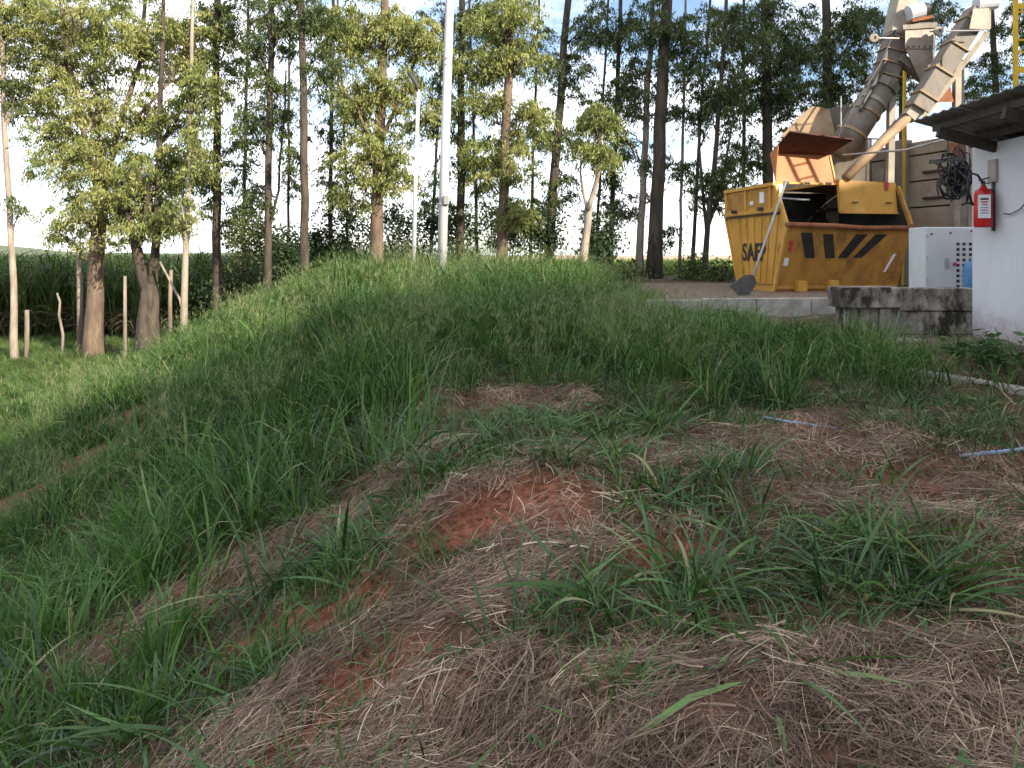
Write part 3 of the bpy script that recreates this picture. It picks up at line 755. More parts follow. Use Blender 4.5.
# ------------------------------------------------------------------ unseen structures, added to shade the place
AZ = Vector((-math.sin(SUN_AZ), -math.cos(SUN_AZ), 0))      # where the light travels, on the ground
PR = Vector((-AZ.y, AZ.x, 0)) * -1                          # along the warehouse wall
def sp(s, q, z): return AZ * s + PR * q + Vector((0, 0, EYE + z))
WH_TOP, WH_S = 15.2, -25.0
WH_LOW, WH_Q = 14.55, 10.5           # left part lowered to let sun onto the crest, tall bay shades the skip
wh = thing('shade_warehouse', 'unseen long grey metal shed, added and stepped to shade the yard', 'shade_warehouse', sp(-31, 0, -1.6))  # added out of view; its roof edge draws the shade line over the bank
for k in range(20):
    q0 = -49.5 + k * 5.0; T_ = WH_LOW if q0 < WH_Q - 1 else WH_TOP
    MB().hexa([sp(WH_S, q0, -2.6), sp(WH_S, q0 + 4.97, -2.6), sp(WH_S - .15, q0 + 4.97, -2.6), sp(WH_S - .15, q0, -2.6)],
              [sp(WH_S, q0, T_), sp(WH_S, q0 + 4.97, T_), sp(WH_S - .15, q0 + 4.97, T_), sp(WH_S - .15, q0, T_)]).build('wall_panel', M['silo_metal'], wh)
for q0, T_ in ((-49.7, WH_LOW), (WH_Q, WH_TOP), (50.7, WH_TOP)):
    MB().hexa([sp(WH_S - .2, q0 - .1, -2.6), sp(WH_S - .2, q0 + .1, -2.6), sp(-40, q0 + .1, -2.6), sp(-40, q0 - .1, -2.6)],
              [sp(WH_S - .2, q0 - .1, T_), sp(WH_S - .2, q0 + .1, T_), sp(-40, q0 + .1, T_), sp(-40, q0 - .1, T_)]).build('end_wall', M['silo_metal'], wh)
for qa, qb, T_ in ((-50, WH_Q - .12, WH_LOW), (WH_Q - .1, 51, WH_TOP)):
    MB().hexa([sp(WH_S + .25, qa, T_ + .02), sp(WH_S + .25, qb, T_ + .02), sp(-40.3, qb, T_ + .5), sp(-40.3, qa, T_ + .5)],
              [sp(WH_S + .25, qa, T_ + .12), sp(WH_S + .25, qb, T_ + .12), sp(-40.3, qb, T_ + .6), sp(-40.3, qa, T_ + .6)]).build('roof', M['silo_metal'], wh)
MB().hexa([sp(WH_S + .05, -9, -2.2), sp(WH_S + .05, -4, -2.2), sp(WH_S + .01, -4, -2.2), sp(WH_S + .01, -9, -2.2)],
          [sp(WH_S + .05, -9, 3), sp(WH_S + .05, -4, 3), sp(WH_S + .01, -4, 3), sp(WH_S + .01, -9, 3)]).build('door', M['grey_metal'], wh)

def silo(c, r, z0, z1, label):
    t_ = thing('shade_silo', label, 'silo', (c[0], c[1], z0), 'unseen silos added for shade')
    n = 36; mb = MB(); prof = []
    zz = z0
    while zz < z1: prof += [(r, zz), (r + .05, zz + .35)]; zz += .7
    vs = [(c[0] + rr * math.cos(6.28318 * k / n), c[1] + rr * math.sin(6.28318 * k / n), z) for rr, z in prof for k in range(n)]
    mb.add(vs, [(i_ * n + k, i_ * n + (k + 1) % n, (i_ + 1) * n + (k + 1) % n, (i_ + 1) * n + k) for i_ in range(len(prof) - 1) for k in range(n)])
    mb.build('shell', M['silo_metal'], t_, True)
    mb = MB(); zt = prof[-1][1]
    vs = [(c[0] + rr * math.cos(6.28318 * k / n), c[1] + rr * math.sin(6.28318 * k / n), z) for rr, z in ((r + .2, zt), (.4, zt + r * .55), (.4, zt + r * .55 + .5)) for k in range(n)]
    mb.add(vs, [(i_ * n + k, i_ * n + (k + 1) % n, (i_ + 1) * n + (k + 1) % n, (i_ + 1) * n + k) for i_ in range(2) for k in range(n)] + [tuple(2 * n + k for k in range(n))])
    mb.build('roof', M['silo_metal'], t_, True)
silo((21.2, 11.2), 6.2, EYE - 1.0, EYE + 22, 'unseen round corrugated metal silo added to shade the trees')  # added out of view to keep the trees beyond the skip in shade

# ------------------------------------------------------------------ white building with tin roof
WX, WY0, WY1 = 5.62, 2.6, 9.05
wb = thing('white_building', 'whitewashed building with a low dark tin roof and rafters', 'building', (7.2, 6, EYE - 1.15))
def zr(x): return EYE + 1.62 - .27 * (x - 4.87)           # roof plane
mb = MB(); mb.hexa([(WX, WY0, EYE - 1.5), (8.6, WY0, EYE - 1.5), (8.6, WY1, EYE - 1.5), (WX, WY1, EYE - 1.5)],
                   [(WX, WY0, zr(WX) - .10), (8.6, WY0, zr(8.6) - .10), (8.6, WY1, zr(8.6) - .10), (WX, WY1, zr(WX) - .10)])
mb.build('wall', M['whitewash'], wb, bevel=.02)
# corrugated roof sheets, waves run down the slope
yy = 1.9
while yy < 8.95:
    y1 = min(yy + 1.02, 8.97); mb = MB(); n = 20; top = []; bot = []
    for k in range(n + 1):
        Y = yy + (y1 - yy) * k / n; wv = .010 * math.sin(Y * 2 * math.pi / .177)
        for X in (4.87, 9.0):
            top.append((X, Y, zr(X) + wv + .012)); bot.append((X, Y, zr(X) + wv))
    fs = [(2 * k, 2 * k + 1, 2 * k + 3, 2 * k + 2) for k in range(n)]
    off = len(top)
    fs += [tuple(off + q for q in f[::-1]) for f in fs[:n]]
    fs += [(2 * k, 2 * k + 2, off + 2 * k + 2, off + 2 * k) for k in range(n)] + [(0, off, off + 1, 1), (2 * n, 2 * n + 1, off + 2 * n + 1, off + 2 * n)]
    mb.add(top + bot, fs).build('roof_sheet', M['roof_sheet'], wb)
    yy += 1.0 - 0.005 if False else 1.03
for X in (5.05, 5.52): MB().bar((X, 2.0, zr(X) - .062), (X, 8.85, zr(X) - .062), .05, .075).build('purlin', M['wood_dark'], wb)
for Y in (8.6, 7.45, 6.0, 4.4): MB().bar((4.95, Y, zr(4.95) - .165), (5.62, Y, zr(5.62) - .165), .06, .12).build('rafter', M['wood_dark'], wb)
MB().box((5.600, 8.62, EYE + .98), (.03, .14, .26)).build('bracket_plate', M['pillar'], wb)
mb = MB(); mb.tube([(5.595, 8.42, EYE + .47), (5.59, 8.3, EYE + .46), (5.59, 8.15, EYE + .50), (5.59, 8.0, EYE + .60), (5.59, 7.8, EYE + .66)], .007, 6); mb.build('cable', M['dark_metal'], wb)

# ------------------------------------------------------------------ fire extinguisher on the wall
ex_y = 8.62; ex_x = 5.49; zb = EYE + .32; zt = EYE + .78
fe = thing('fire_extinguisher', 'red fire extinguisher with white card hanging on the white wall', 'extinguisher', (ex_x, ex_y, zb))
prof = [(.0, zb), (.090, zb + .005), (.098, zb + .02), (.098, zt - .08), (.080, zt - .025), (.035, zt), (.03, zt + .03), (0, zt + .03)]
mb = MB(); n = 20
mb.add([(ex_x + r * math.cos(6.28318 * k / n), ex_y + r * math.sin(6.28318 * k / n), z) for r, z in prof for k in range(n)],
       [(i_ * n + k, i_ * n + (k + 1) % n, (i_ + 1) * n + (k + 1) % n, (i_ + 1) * n + k) for i_ in range(len(prof) - 1) for k in range(n)])
mb.build('cylinder', M['red'], fe, True)
mb = MB(); mb.tube([(ex_x, ex_y, zt + .03), (ex_x, ex_y, zt + .085)], .022, 8); mb.bar((ex_x - .05, ex_y, zt + .09), (ex_x + .07, ex_y, zt + .12), .02, .016); mb.bar((ex_x - .03, ex_y, zt + .06), (ex_x + .07, ex_y, zt + .055), .02, .012)
mb.build('valve', M['dark_metal'], fe)
mb = MB(); mb.tube([(ex_x - .02, ex_y - .01, zt + .07), (ex_x - .08, ex_y - .02, zt + .15), (ex_x - .15, ex_y - .02, zt + .17), (ex_x - .19, ex_y - .02, zt + .10), (ex_x - .17, ex_y, zt - .05), (ex_x - .10, ex_y + .04, zt - .2)], .013, 8); mb.build('hose', M['black_rubber'], fe, True)
mb = MB(); mb.box((5.608, ex_y, EYE + .58), (.022, .04, .60)); mb.build('wall_bracket', M['dark_metal'], fe)
mb = MB(); mb.bar((5.60, ex_y, zt - .02), (ex_x, ex_y, zt - .02), .02, .02); mb.build('hook', M['dark_metal'], fe)
R = Matrix.Rotation(math.radians(-24), 3, 'Z')
cc = Vector((ex_x - .050, ex_y - .098, EYE + .56))
card = MB().box(cc, (.125, .004, .27), R).build('card', M['paper'], fe)
for (dz, hh, wq, mt) in ((.085, .022, .08, 'dark_metal'), (.05, .016, .07, 'ink_red'), (.02, .012, .06, 'ink_red'), (-.015, .012, .08, 'ink_blue'), (-.045, .010, .07, 'ink_red'), (-.075, .014, .075, 'ink_blue')):
    MB().box(cc + R @ Vector((0, -.0035, dz)), (wq, .002, hh), R).build('printed_line', M[mt], card)
MB().box((ex_x + .045, ex_y - .068, zt - .10), (.035, .004, .045), Matrix.Rotation(math.radians(35), 3, 'Z')).build('tag', M['paper'], fe)

# ------------------------------------------------------------------ mossy concrete blocks, kerbs
mw = thing('concrete_retaining_wall', 'low mossy stained concrete wall of stepped blocks beside the white building', 'wall', (4.9, BY, EYE - 1.1))
def blk(x0, x1, y0, y1, z0, z1, name='block', mt='mossy'):
    return MB().box(((x0 + x1) / 2, (y0 + y1) / 2, EYE + (z0 + z1) / 2), (x1 - x0, y1 - y0, z1 - z0)).build(name, M[mt], mw, bevel=.015)
blk(4.06, 4.83, BY - .10, BY + .30, -.655, -.40, 'coping_block'); blk(4.835, 5.80, BY - .02, BY + .30, -.70, -.415, 'coping_block')
blk(4.16, 4.58, BY - .0, BY + .28, -1.25, -.66); blk(4.585, 4.83, BY - .045, BY + .28, -1.25, -.66); blk(4.835, 5.80, BY + .01, BY + .28, -1.0, -.705)
blk(4.835, 5.80, BY - .05, BY + .28, -1.3, -1.005)
blk(4.60, 4.98, BY - .42, BY - .06, -1.35, -1.02, 'footing_block', 'kerb')
kb = thing('kerb', 'pale straight concrete kerb edging the bare yard before the yellow skip', 'kerb', (3, KY, EYE - .9))
xk = KX0 - .25
k = 0
while xk < KX1 - .1:
    x1 = min(xk + .80, KX1 - .02)
    MB().box(((xk + x1) / 2, KY + .05 + random.uniform(-.006, .006), EYE - .79 + random.uniform(-.008, .008) - (.03 if k == 0 else 0)), (x1 - xk - .008, .13, .32)).build('kerb_stone', M['kerb_white'], kb, bevel=.012)
    xk = x1; k += 1
ap = thing('concrete_apron', 'weathered concrete edging strip along the foot of the white building', 'kerb', (3.75, 6.6, EYE - 1.2))
ppts = [gp(878, 366), gp(925, 374), gp(975, 382), gp(1040, 394)]
for a_, b_ in zip(ppts[:-1], ppts[1:]):
    a_ = a_ - Vector((0, 0, .05)); b_ = b_ - Vector((0, 0, .05))
    d_ = (b_ - a_) * .012
    MB().bar(a_ + d_, b_ - d_, .11, .16).build('edging_stone', M['pillar'], ap, bevel=.02)

# ------------------------------------------------------------------ yellow skip
TH = math.radians(12)
KA = Vector((math.cos(TH), math.sin(TH), 0)); KB = Vector((-math.sin(TH), math.cos(TH), 0))
KO = Vector((4.71, 13.2, EYE + PLAT))
def K(a, b, c): return KO + KA * a + KB * b + Vector((0, 0, c))
RK = Matrix.Rotation(TH, 3, 'Z')
sk = thing('skip_container', 'yellow steel skip with open lid and black slanted stripes', 'skip', K(1.2, .8, 0))
W = 2.50
profile = [(0.0, 1.93), (-.37, 1.18), (.05, 0.0), (1.25, 0.0), (1.80, 1.42), (1.80, 1.93)]
lp = MB().prism([K(0, b, c) for b, c in profile], KA * .03).build('side_panel', M['yellow'], sk)
rp_ = MB().prism([K(W - .03 - (.0 if c > 1 else .0), b, c) for b, c in profile], KA * .03).build('side_panel', M['yellow_worn'], sk)
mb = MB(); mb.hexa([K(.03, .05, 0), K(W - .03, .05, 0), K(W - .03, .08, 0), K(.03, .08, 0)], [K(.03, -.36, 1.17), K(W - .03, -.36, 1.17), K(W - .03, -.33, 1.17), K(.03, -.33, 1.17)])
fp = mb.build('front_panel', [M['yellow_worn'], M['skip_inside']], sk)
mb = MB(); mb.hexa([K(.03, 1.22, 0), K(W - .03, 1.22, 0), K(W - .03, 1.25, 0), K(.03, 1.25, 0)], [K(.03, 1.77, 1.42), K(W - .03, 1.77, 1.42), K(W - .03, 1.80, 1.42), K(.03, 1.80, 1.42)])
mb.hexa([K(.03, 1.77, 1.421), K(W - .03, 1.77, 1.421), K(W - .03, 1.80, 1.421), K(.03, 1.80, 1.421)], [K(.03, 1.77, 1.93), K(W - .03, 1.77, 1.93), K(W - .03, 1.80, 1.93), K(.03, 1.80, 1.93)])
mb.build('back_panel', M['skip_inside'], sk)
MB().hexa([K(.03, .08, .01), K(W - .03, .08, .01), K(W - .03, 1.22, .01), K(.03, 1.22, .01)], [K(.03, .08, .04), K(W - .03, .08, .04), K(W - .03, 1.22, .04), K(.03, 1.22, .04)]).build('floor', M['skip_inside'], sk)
# inner linings in near black, so that the inside reads dark
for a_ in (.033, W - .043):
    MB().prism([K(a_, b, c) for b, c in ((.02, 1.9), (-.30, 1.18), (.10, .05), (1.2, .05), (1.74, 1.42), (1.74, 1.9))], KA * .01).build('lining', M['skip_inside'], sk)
# side: rails, posts, ribs
for (p_, q_, wd, ht, mt) in (((0, 1.93), (1.8, 1.93), .09, .06, 'yellow'), ((-.155, 1.46), (1.8, 1.46), .09, .07, 'yellow')):
    MB().bar(K(-.015, p_[0], p_[1]), K(-.015, q_[0], q_[1]), wd, ht).build('rail', M[mt], lp)
MB().bar(K(-.012, -.13, 1.40), K(-.012, 1.8, 1.40), .06, .02).build('rail_groove', M['dark_metal'], lp)
for b_ in (.16, 1.02, 1.77): MB().bar(K(-.012, b_, 1.50), K(-.012, b_, 1.90), .05, .07, up=KB).build('post', M['yellow'], lp)
MB().box(K(-.004, .60, 1.70), (.006, .74, .30), RK).build('inset_panel', M['yellow_worn'], lp); MB().box(K(-.004, 1.40, 1.70), (.006, .62, .30), RK).build('inset_panel', M['yellow_worn'], lp)
MB().box(K(-.010, .46, 1.72), (.004, .15, .20), RK).build('sticker', M['paper'], lp)
MB().box(K(-.010, .82, 1.64), (.004, .12, .07), RK).build('sticker', M['paper'], lp)
for (b_, c_) in ((-.30, 1.18), (.05, .0)): pass
MB().bar(K(-.012, -.37, 1.18), K(-.012, .05, .02), .05, .06, up=KB).build('corner_bar', M['yellow'], lp)
MB().bar(K(-.012, 0, 1.9), K(-.012, -.36, 1.2), .05, .06, up=KB).build('corner_bar', M['yellow'], lp)
MB().bar(K(-.012, 1.8, 1.40), K(-.012, 1.26, .02), .05, .05, up=KB).build('corner_bar', M['yellow'], lp)
for k in range(6):
    b0 = .10 + k * .215; lean_ = (.30 * (b0 - .65))
    MB().bar(K(-.010, b0 + lean_ * .9, 1.36), K(-.010, b0 * .92 + .07, .16), .02, .10, up=KB).build('rib', M['yellow'], lp)
MB().bar(K(-.012, .06, .14), K(-.012, 1.28, .14), .03, .03).build('seam', M['yellow_worn'], lp)
for b_ in (.35, 1.30):
    lug = MB(); lug.tube([K(-.05, b_, 1.50), K(-.16, b_, 1.50)], .035, 10); lug.build('lug', M['dark_metal'], lp)
# lettering on the side
cu = bpy.data.curves.new('lettering', 'FONT'); cu.body = 'SAFP'; cu.size = .46; cu.extrude = .002; cu.offset = .010; cu.align_x = 'CENTER'
to_ = bpy.data.objects.new('lettering_curve', cu)
COL.objects.link(to_); dg = bpy.context.evaluated_depsgraph_get(); dg.update()
tm_ = bpy.data.meshes.new_from_object(to_.evaluated_get(dg)); COL.objects.unlink(to_); bpy.data.objects.remove(to_); 
tx = bpy.data.objects.new('lettering', tm_); tm_.materials.clear(); tm_.materials.append(M['black_paint']); COL.objects.link(tx); tx.parent = lp
# text x runs from the back to the front (towards the viewer), text y up, normal outwards
mt4 = Matrix(((-KB).to_4d(), Vector((0, 0, 1, 0)), (-KA).to_4d(), (0, 0, 0, 1))).transposed()
mt4 = Matrix.Identity(4)
for r_i in range(3):
    mt4[r_i][0] = (-KB)[r_i] * .86; mt4[r_i][1] = Vector((0, 0, 1))[r_i]; mt4[r_i][2] = (-KA)[r_i]
pos = K(-.0235, .72, .56) - parent_loc(lp)
for r_i in range(3): mt4[r_i][3] = pos[r_i]
tx.matrix_local = mt4
# front: rim, stripes, feet, reflectors
MB().tube([K(-.04, -.38, 1.19), K(.9, -.40, 1.17), K(1.5, -.385, 1.135), K(W + .04, -.38, 1.15)], .045, 8).build('rim', M['rust'], fp, True)
def fpt(a, f):  # f from bottom 0 to the rim 1
    return K(a, .05 - .41 * f - .006, 1.17 * f)
def stripe(a0, a1, f0, a2, a3, f1, name='stripe', mt='black_paint'):
    nrm = (-KB * 1.17 - Vector((0, 0, .41))).normalized()
    MB().prism([fpt(a0, f0), fpt(a1, f0), fpt(a3, f1), fpt(a2, f1)], nrm * .004).build(name, M[mt], fp)
stripe(.47, .66, .52, .28, .50, .90); stripe(.87, 1.06, .52, .72, .92, .88)
stripe(1.12, 1.30, .52, 1.38, 1.62, .88); stripe(1.42, 1.60, .52, 1.78, 2.02, .88)
stripe(.10, .17, .62, .10, .17, .78, 'reflector', 'ink_red'); stripe(.06, .15, .40, .06, .15, .52, 'sticker', 'paper')
stripe(2.12, 2.17, .30, 2.24, 2.30, .58, 'worn_mark', 'paper')
for a_ in (.46, 1.10): MB().box(K(a_, -.02, .10), (.18, .20, .20), RK).build('foot', M['yellow'], fp, bevel=.01)
MB().bar(K(.03, .03, .08), K(W - .03, .03, .08), .04, .06).build('bottom_bar', M['yellow_worn'], fp)
MB().bar(K(W - .01, -.36, 1.2), K(W - .01, -.02, 1.93), .05, .05, up=KB).build('corner_bar', M['yellow_worn'], rp_)
MB().bar(K(0.05, 1.6, 1.60), K(W - .05, 1.6, 1.60), .05, .05).build('cross_bar', M['skip_inside'], sk)
# open lid: upright panel with folded flap
ll = MB().hexa([K(.03, .03, 1.965), K(1.20, .03, 1.965), K(1.20, .06, 1.965), K(.03, .06, 1.965)], [K(.02, .20, 2.50), K(1.20, .20, 2.50), K(1.20, .23, 2.50), K(.02, .23, 2.50)]).build('open_lid', M['orange'], sk)
MB().hexa([K(.02, .20, 2.503), K(1.20, .20, 2.503), K(1.20, .23, 2.503), K(.02, .23, 2.503)], [K(.05, -.36, 2.80), K(1.30, -.36, 2.70), K(1.30, -.35, 2.725), K(.05, -.35, 2.825)]).build('lid_flap', M['rust_shaded'], ll)
MB().bar(K(.0, .02, 1.95), K(1.24, .02, 1.95), .05, .035).build('lid_edge', M['yellow'], ll)
MB().bar(K(1.215, .03, 1.97), K(1.215, .20, 2.49), .03, .04, up=KB).build('lid_edge', M['yellow'], ll)
MB().prism([K(.015, .03, 1.97), K(.015, .21, 2.50), K(.015, -.06, 2.60)], KA * -.012).build('lid_gusset', M['orange'], ll)
# closed lid
cl_ = MB().hexa([K(1.26, -.04, 1.44), K(2.47, -.04, 1.44), K(2.47, -.01, 1.44), K(1.26, -.01, 1.44)], [K(1.26, .02, 2.03), K(2.47, .02, 2.00), K(2.47, .05, 2.00), K(1.26, .05, 2.03)]).build('closed_lid', M['yellow'], sk)
MB().hexa([K(1.26, .052, 1.97), K(2.47, .052, 1.94), K(2.47, 1.8, 1.94), K(1.26, 1.8, 1.97)], [K(1.26, .052, 2.02), K(2.47, .052, 1.99), K(2.47, 1.8, 1.99), K(1.26, 1.8, 2.02)]).build('lid_top', M['yellow_worn'], cl_)
MB().bar(K(1.25, -.06, 1.44), K(1.25, .0, 2.03), .03, .07, up=KB).build('lid_edge', M['yellow'], cl_)
MB().bar(K(1.25, -.05, 1.43), K(2.48, -.05, 1.43), .04, .03).build('lid_edge', M['yellow'], cl_)
MB().box(K(2.25, -.014, 1.93), (.06, .02, .14), RK).build('red_mark', M['ink_red'], cl_)
for a_ in (1.5, 2.2):
    MB().tube([K(a_, -.055, 1.62), K(a_ + .12, -.055, 1.62)], .012, 6).build('handle', M['dark_metal'], cl_)
for a_ in (.2, .62, 1.05): MB().tube([K(a_ - .05, .0, 1.958), K(a_ + .05, .0, 1.958)], .022, 8).build('hinge', M['dark_metal'], ll)
# rubbish on the floor of the skip
mb = MB(); mb.tube([K(.30, .5, 1.72), K(.65, .45, 1.70), K(.95, .42, 1.69)], .018, 6); mb.build('inner_bar', M['pale_blue_metal'], sk)

# shovel leaning on the skip
shb = px(753, 276, 12.25); shb_t = K(.12, -.12, 1.96)
sh = thing('shovel', 'long grey handled shovel leaning against the yellow skip', 'shovel', (shb.x, shb.y, gz(shb.x, shb.y)))
gb = Vector((px(738, 296, 12.05).x, 12.05, gz(px(738, 296, 12.05).x, 12.05) + .01))
MB().tube([shb, shb + (shb_t - shb) * .5 + Vector((.01, 0, .02)), shb_t], .022, 8).build('handle', M['grey_metal'], sh, True)
ax = (shb - gb).normalized(); rt = ax.cross(Vector((0, -1, 0))).normalized()
mb = MB(); nrm = rt.cross(ax) * .012
outl = [gb - rt * .20, gb + rt * .16, shb - ax * .05 + rt * .12, shb + rt * .03, shb - rt * .03, shb - ax * .12 - rt * .13]
mb.prism(outl, nrm); mb.build('blade', M['dark_metal'], sh, bevel=.004)

# ------------------------------------------------------------------ precast panel wall
PA, PB, PT = Vector((9.45, 13.6, 0)), Vector((7.9, 18.3, 0)), 2.45
PD = (PB - PA); PL = PD.length; PD.normalize(); PN = Vector((PD.y, -PD.x, 0)) * -1
RP = Matrix.Rotation(math.atan2(PD.y, PD.x), 3, 'Z')
def W_at(t_, n_, z_): return PA + PD * (t_ * PL) + PN * n_ + Vector((0, 0, EYE + z_))
pw = thing('panel_wall', 'beige precast concrete panel wall with grey pillars behind the skip', 'wall', W_at(.5, 0, PLAT))
pil = [0, .27, .56, .78, 1.0]
for t_ in pil: MB().box(W_at(t_, .02, (PLAT + PT) / 2 + .03), (.26, .30, PT - PLAT + .06), RP).build('pillar', M['pillar'], pw, bevel=.015)
for t0, t1 in zip(pil[:-1], pil[1:]):
    zz = PLAT
    while zz < PT - .1:
        z1 = min(zz + .56, PT)
        MB().box(W_at((t0 + t1) / 2, -.06 + random.uniform(-.012, .012), (zz + z1) / 2), ((t1 - t0) * PL - .27, .10, z1 - zz - .03), RP).build('panel', M['precast'], pw, bevel=.012)
        zz = z1
MB().box(W_at(.5, -.17, (PLAT + PT) / 2), (PL, .04, PT - PLAT - .1), RP).build('backing', M['dark_metal'], pw)
for (t_, z_) in ((.40, 1.75), (.67, 1.62), (.40, 1.2)):
    MB().box(W_at(t_, .02, z_), (.50, .06, .05), RP).build('ledge_bracket', M['dark_metal'], pw)

# conduit pipe with cable rack
cr = thing('cable_rack', 'tangle of black cables on a dark rack beside the white wall', 'cables', px(955, 200, 11.2))
D_ = 11.2
mb = MB(); mb.tube([px(843, 155, 13.6), px(905, 150, 12.6), px(940, 141, D_ + .3), px(962, 137, D_), px(967, 143, D_), px(967, 205, D_)], .018, 8); mb.build('conduit', M['grey_metal'], cr, True)
for u_ in (948, 960): MB().tube([px(u_, 139, D_), px(u_ - .5, 195, D_)], .014, 6).build('hanger_rod', M['dark_metal'], cr)
MB().hexa([px(929, 164, D_ - .15), px(966, 160, D_ - .15), px(968, 158, D_ + .25), px(933, 162, D_ + .25)], [px(929, 160, D_ - .15), px(966, 156, D_ - .15), px(968, 154, D_ + .25), px(933, 158, D_ + .25)]).build('shelf', M['dark_metal'], cr)
MB().box(px(957, 150, D_ + .1), (.16, .16, .22)).build('junction_box', M['rust'], cr)
for k in range(18):
    pts_ = []
    cu_, cv_ = random.uniform(946, 964), random.uniform(160, 188); ru_, rv_ = random.uniform(5, 14), random.uniform(7, 20); ph = random.uniform(0, 6)
    for q in range(13):
        a_ = ph + q / 12 * random.uniform(4.5, 6.5)
        pts_.append(px(cu_ + ru_ * math.cos(a_), cv_ + rv_ * math.sin(a_), D_ - .12 + .08 * math.sin(a_ * 1.7 + k) + random.uniform(-.03, .03)))
    MB().tube(pts_, random.uniform(.010, .017), 6).build('cable', M['black_rubber'], cr, True)
mb = MB(); mb.tube([px(940, 190, D_), px(952, 198, D_), px(966, 180, D_ - .3), px(974, 176, D_ - 1.2)], .012, 6); mb.build('cable', M['black_rubber'], cr, True)
mb = MB(); mb.box(px(957, 181, D_ + .12), (.26, .14, .46)); mb.build('switch_box', M['dark_metal'], cr)

# ------------------------------------------------------------------ white electrical cabinet, blue jug
D_ = 10.25
c0 = px(925, 288, D_); c1 = px(977, 288, D_ - .02); zt_ = px(925, 227, D_).z; zb_ = EYE + PLAT
ca = thing('electrical_cabinet', 'pale steel electrical cabinet with rows of vents behind the mossy wall', 'cabinet', ((c0.x + c1.x) / 2, D_ + .2, zb_))
MB().box(((c0.x + c1.x) / 2, D_ + .22, (zb_ + zt_) / 2), (c1.x - c0.x, .42, zt_ - zb_)).build('body', M['cabinet'], ca, bevel=.012)
dr = MB().box(((c0.x + c1.x) / 2 - .01, D_ - .0, (zb_ + zt_) / 2), (c1.x - c0.x - .04, .018, zt_ - zb_ - .03)).build('door', M['cabinet'], ca, bevel=.005)
for i_, u_ in enumerate((957.5, 963.5, 970)):
    for k in range(9):
        q = px(u_, 244 + k * 5.3, D_); MB().box((q.x, D_ - .0105, q.z), (.042, .006, .038)).build('vent', M['black_rubber'], dr)
for v_ in (236, 258, 280):
    q = px(926.5, v_, D_); MB().tube([(q.x, D_ - .012, q.z - .03), (q.x, D_ - .012, q.z + .03)], .009, 8).build('hinge', M['grey_metal'], dr)
q = px(946.5, 263, D_); MB().box((q.x, D_ - .016, q.z), (.05, .02, .13)).build('lock_plate', M['grey_metal'], dr)
q = px(954, 264, D_); MB().tube([(q.x, D_ - .008, q.z), (q.x, D_ - .035, q.z)], .024, 10).build('push_button', M['ink_red'], dr)
for (u_, v_) in ((931, 234), (950, 233), (971, 231)):
    q = px(u_, v_, D_); MB().tube([(q.x, D_ - .008, q.z), (q.x, D_ - .018, q.z)], .014, 8).build('bolt', M['dark_metal'], dr)
q0 = px(973, 288, 9.9)
ju = thing('blue_drum', 'small blue plastic drum standing beside the pale cabinet', 'drum', (q0.x, 9.9, EYE + PLAT))
mb = MB(); n = 18; z0_ = EYE + PLAT; pr_ = [(0, z0_), (.11, z0_), (.12, z0_ + .03), (.115, z0_ + .28), (.12, z0_ + .30), (.115, z0_ + .50), (.09, z0_ + .56), (0, z0_ + .57)]
mb.add([(q0.x + r * math.cos(6.28318 * k / n), 9.9 + r * math.sin(6.28318 * k / n), z) for r, z in pr_ for k in range(n)],
       [(i_ * n + k, i_ * n + (k + 1) % n, (i_ + 1) * n + (k + 1) % n, (i_ + 1) * n + k) for i_ in range(len(pr_) - 1) for k in range(n)])
mb.build('shell', M['blue_plastic'], ju, True)
MB().tube([(q0.x, 9.9, z0_ + .568), (q0.x, 9.9, z0_ + .61)], .035, 12).build('cap', M['blue_plastic'], ju)

# ------------------------------------------------------------------ grain conveyor with ducts
D_ = 15.0
gd = thing('grain_conveyor', 'beige grain conveyor with a thick slanting duct and square head box', 'conveyor', (px(868, 260, D_).x, D_, EYE + PLAT))
P_ = lambda u_, v_, dd=0.0: px(u_, v_, D_ + dd)
du = MB().tube([P_(840, 153), P_(858, 124), P_(882, 86)], .29, 20).build('duct', M['beige_metal'], gd, True)
MB().tube([P_(880, 89), P_(884, 82)], .325, 20).build('collar', M['beige_metal'], du)
MB().tube([P_(871, 104), P_(873, 101)], .31, 20).build('collar', M['cream_metal'], du)
MB().bar(P_(883, 85), P_(897, 34), .40, .38, up=(0, -1, 0)).build('upper_duct', M['beige_metal'], gd, bevel=.02)
MB().bar(P_(896, 36), P_(908, -18), .40, .40, up=(0, -1, 0)).build('upper_duct', M['cream_metal'], gd, bevel=.02)
MB().bar(P_(860, 111, -.28), P_(886, 62, -.24), .05, .07).build('stiffener', M['dark_metal'], du)
MB().tube([P_(836, 140, -.36), P_(850, 113, -.36), P_(880, 64, -.3), P_(895, 30, -.3)], .022, 6).build('cable', M['black_rubber'], du)
hb = MB().hexa([P_(905, 49, -.42), P_(933, 49, -.30), P_(935, 48, .3), P_(907, 48, .25)], [P_(905, 29, -.42), P_(934, 27, -.30), P_(936, 27, .3), P_(907, 28, .25)]).build('head_box', M['cream_metal'], gd, bevel=.012)
MB().hexa([P_(903, 29.5, -.46), P_(936, 27.5, -.33), P_(938, 27, .34), P_(905, 28, .28)], [P_(903, 25, -.46), P_(936, 22.5, -.33), P_(938, 22, .34), P_(905, 23, .28)]).build('lid', M['beige_metal'], hb)
mb = MB(); mb.hexa([P_(921, 82, -.30), P_(934, 78, -.26), P_(935, 76, .05), P_(923, 80, .05)], [P_(905.5, 49.4, -.41), P_(932.5, 49.4, -.29), P_(934.5, 48.6, .28), P_(907.5, 48.8, .22)]); mb.build('discharge_hopper', M['cream_metal'], gd, bevel=.01)
